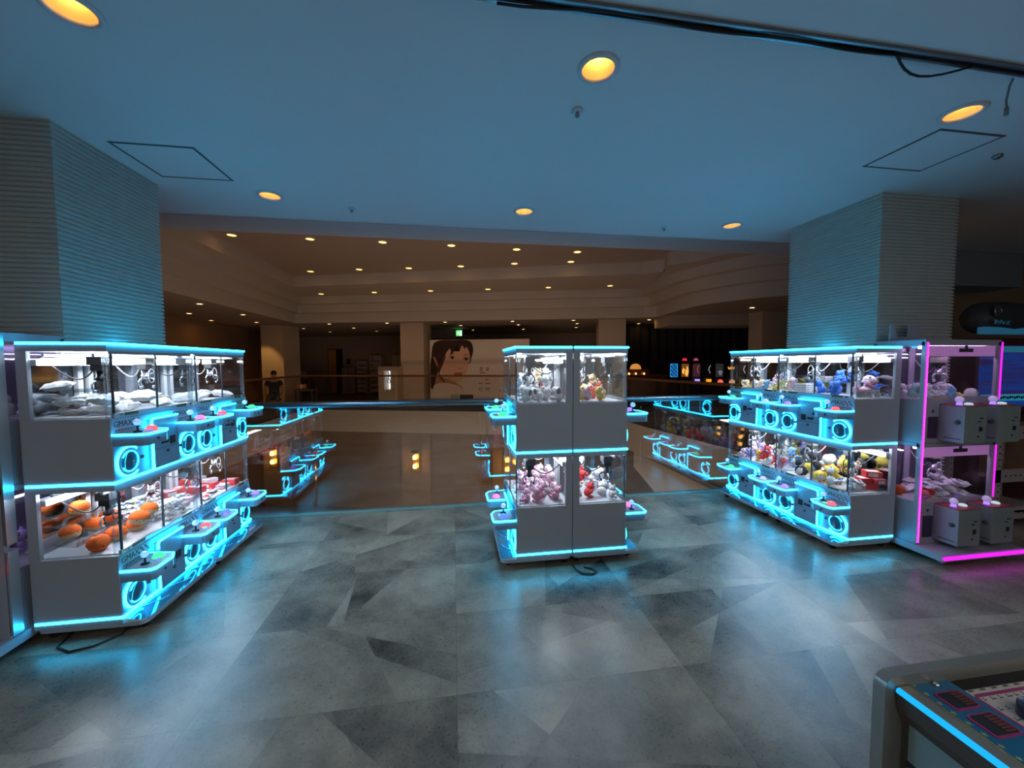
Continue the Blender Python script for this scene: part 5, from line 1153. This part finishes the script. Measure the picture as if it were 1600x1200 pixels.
for s in (-1, 1):
    b = MB(); p = Vector((s*.22, -.18, .675)); b.ball(p, (.034, .045, .018), 0, 10, 6)
    for k, (dx, ln) in enumerate(((-.024, .050), (-.008, .060), (.008, .057), (.024, .045))): b.tube([p+Vector((dx, -.035, 0)), p+Vector((dx*1.05, -.035-ln*.6, -.004)), p+Vector((dx*1.1, -.035-ln, -.018))], [.009, .008, .007], 6)
    b.tube([p+Vector((-s*.025, -.01, 0)), p+Vector((-s*.05, -.03, -.004)), p+Vector((-s*.056, -.055, -.012))], [.010, .009, .008], 6); b.build('hand', SK, r)
r = empty('stool', (PX, PY+.02, 0), 'dark stool under the seated person', 'stool'); b = MB(); b.lathe([(0, .47), (.19, .47), (.20, .49), (.19, .51), (0, .515)], (0, 0, 0), 18); b.build('seat', DARK, r)
for k in range(4): a = math.pi/4+math.pi/2*k; b = MB(); b.tube([(.14*math.cos(a), .14*math.sin(a), .475), (.2*math.cos(a), .2*math.sin(a), .0)], .014, 6); b.build('leg', DGREY, r)
r = empty('side_table', (PX+.78, PY+.55, 0), 'small dark table next to the seated person', 'table'); b = MB(); b.box((-.32, -.25, .74), (.32, .25, .78), 0, .005); b.build('table_top', mat('dark_wood', (.10, .05, .03), .5), r)
for x in (-.27, .27):
    for y in (-.2, .2): b = MB(); b.box((x-.025, y-.025, 0), (x+.025, y+.025, .74)); b.build('leg', DARK, r)
r = empty('orange_carton', (PX+.66, PY+.55, .781), 'small orange carton on the dark table by the seated person', 'box'); b = MB(); b.box((-.13, -.08, 0), (.13, .08, .17), 0, .004); b.build('carton', mat('orange_card', (.45, .17, .06), .6), r); b = MB(); b.box((-.03, -.081, 0), (.03, -.08, .17)); b.build('tape', GREYC, r)

# right gallery: race-game counter with a dome lamp, row of glowing slot machines
r = empty('counter_game', (6.45, 12.6, 0), 'low dark race game counter with small lights in the right gallery', 'arcade game'); T4 = lambda p: p-Vector((6.45, 12.6, 0))
DKR = mat('dark_red_wood', (.10, .03, .02), .5)
b = MB(T4); b.box((5.6, 12.3, 0), (7.2, 12.9, 1.18), 0, .02); b.box((5.55, 12.2, 1.18), (7.25, 12.95, 1.24), 0, .01); b.build('counter_body', DKR, r)
b = MB(T4); b.box((5.75, 12.6, 1.24), (6.75, 12.9, 1.42), 0, .02); b.build('raised_back', DKR, r)
for i, x in enumerate((5.95, 6.2, 6.5)): b = MB(T4); b.ball((x, 12.55, 1.275), .025, 0, 8, 6); b.build('signal_lamp', AMBER, r)
r = empty('dome_lamp', (6.28, 12.75, 1.42), 'orange dome lamp glowing on the race game counter', 'lamp'); b = MB(); b.lathe([(.19, .0), (.185, .06), (.14, .14), (.07, .18), (0, .19)], (0, 0, .01), 18); b.build('shade', mat('dome_orange', (.6, .25, .08), .5, 0, (.9, .35, .08), .5), r); b = MB(); b.lathe([(0, 0), (.10, 0), (.10, .012), (0, .012)], (0, 0, 0), 14); b.build('base', DGREY, r)
SLD = mat('slot_cabinet_black', (.03, .03, .035), .4)
spec = [(8.18, 'blue', (.03, .35, .95), None, None, 'slot machine with a tall glowing blue panel, leftmost of its row'),
        (8.56, 'fire', (1.0, .38, .08), (.9, .02, .05), None, 'slot machine with orange flames and a red lamp on top'),
        (8.94, 'rose', (.30, .10, .12), (.35, .06, .12), (.45, .35, 1.0), 'slot machine with a dim rose panel and a lilac square below'),
        (9.32, 'dark', (.05, .05, .05), None, (1.0, .40, .02), 'nearly dark slot machine with an orange square below'),
        (9.70, 'grey', (.14, .14, .15), None, (.95, .15, .10), 'slot machine with a grey figure and a round red light below'),
        (10.08, 'crown', (.05, .05, .05), None, (.75, .35, .15), 'slot machine with an orange crown emblem and a brown round light'),
        (10.46, 'star', (.06, .05, .05), (1.0, .25, .05), (.95, .60, .05), 'slot machine with an orange top lamp and a yellow star light')]
for i, (x, k, c, top, low, lb) in enumerate(spec):
    y = 13.5-.12*(i); r = empty('slot_machine', (x, y, 0), lb, 'slot machine', 'row of slot machines in the right gallery'); r.rotation_euler.z = -.25
    b = MB(); b.box((-.18, 0, 0), (.18, .4, 1.72), 0, .015); b.box((-.18, -.10, .92), (.18, 0, .98), 0, .01); b.build('cabinet_body', SLD, r)
    m = emat('slot_'+k, c, 1.1 if k in ('blue', 'fire') else .8)
    b = MB(); b.box((-.13, -.006, 1.12), (.13, 0, 1.60))
    b.build('glowing_panel', mat('slot_glass_'+k, tuple(q*.05 for q in c), .2, 0, c, .12 if k in ('blue', 'fire', 'rose', 'grey') else .02), r)
    b = MB()
    if k == 'blue':
        for q in range(16): b.box((-.11+.05*((q*7) % 5), -.012, 1.13+.029*q), (-.06+.05*((q*7) % 5), -.006, 1.15+.029*q))
        b.strip([(-.125, -.01, 1.12), (.125, -.01, 1.12), (.125, -.01, 1.6), (-.125, -.01, 1.6)], .012, .006, 0, True, (0, 1, 0))
    elif k == 'fire':
        b.prism([(-.10, 1.25), (-.04, 1.22), (-.02, 1.38), (-.06, 1.46), (-.11, 1.36)], -.014, -.006, 0, 'y'); b.prism([(.0, 1.2), (.07, 1.12), (.12, 1.3), (.10, 1.48), (.05, 1.52), (.06, 1.36), (.01, 1.42)], -.014, -.006, 0, 'y')
    elif k == 'crown': b.prism([(-.10, 1.40), (.10, 1.40), (.12, 1.50), (.05, 1.45), (0, 1.52), (-.05, 1.45), (-.12, 1.50)], -.014, -.006, 0, 'y')
    elif k == 'grey': b.ball((.03, -.01, 1.30), (.08, .008, .06), 0, 12, 6); b.ball((.03, -.012, 1.25), (.05, .008, .08), 0, 12, 6)
    else: b.strip([(.08, -.01, 1.55), (.02, -.01, 1.4), (.08, -.01, 1.25)], .02, .006, 0, False, (0, 1, 0))
    b.build('lit_emblem', m if k not in ('crown', 'dark', 'star') else emat('slot_art_'+k, {'crown': (1, .42, .03), 'dark': (.35, .33, .3), 'star': (.5, .5, .5)}[k], .8), r)
    if top: b = MB(); b.ball((0, .08, 1.74), (.09, .06, .08), 0, 12, 8); b.build('top_lamp', emat('slot_top_'+k, top, .8), r)
    if low:
        b = MB()
        if k in ('rose', 'dark'): b.box((-.09, -.106, .86), (.09, -.10, 1.04))
        else: b.lathe([(.0, -.108), (.10, -.106), (.10, -.10), (0, -.10)], (0, 0, .93), 16 if k != 'star' else 8, 0, 'y')
        b.build('lower_light', emat('slot_low_'+k, low, .8), r)
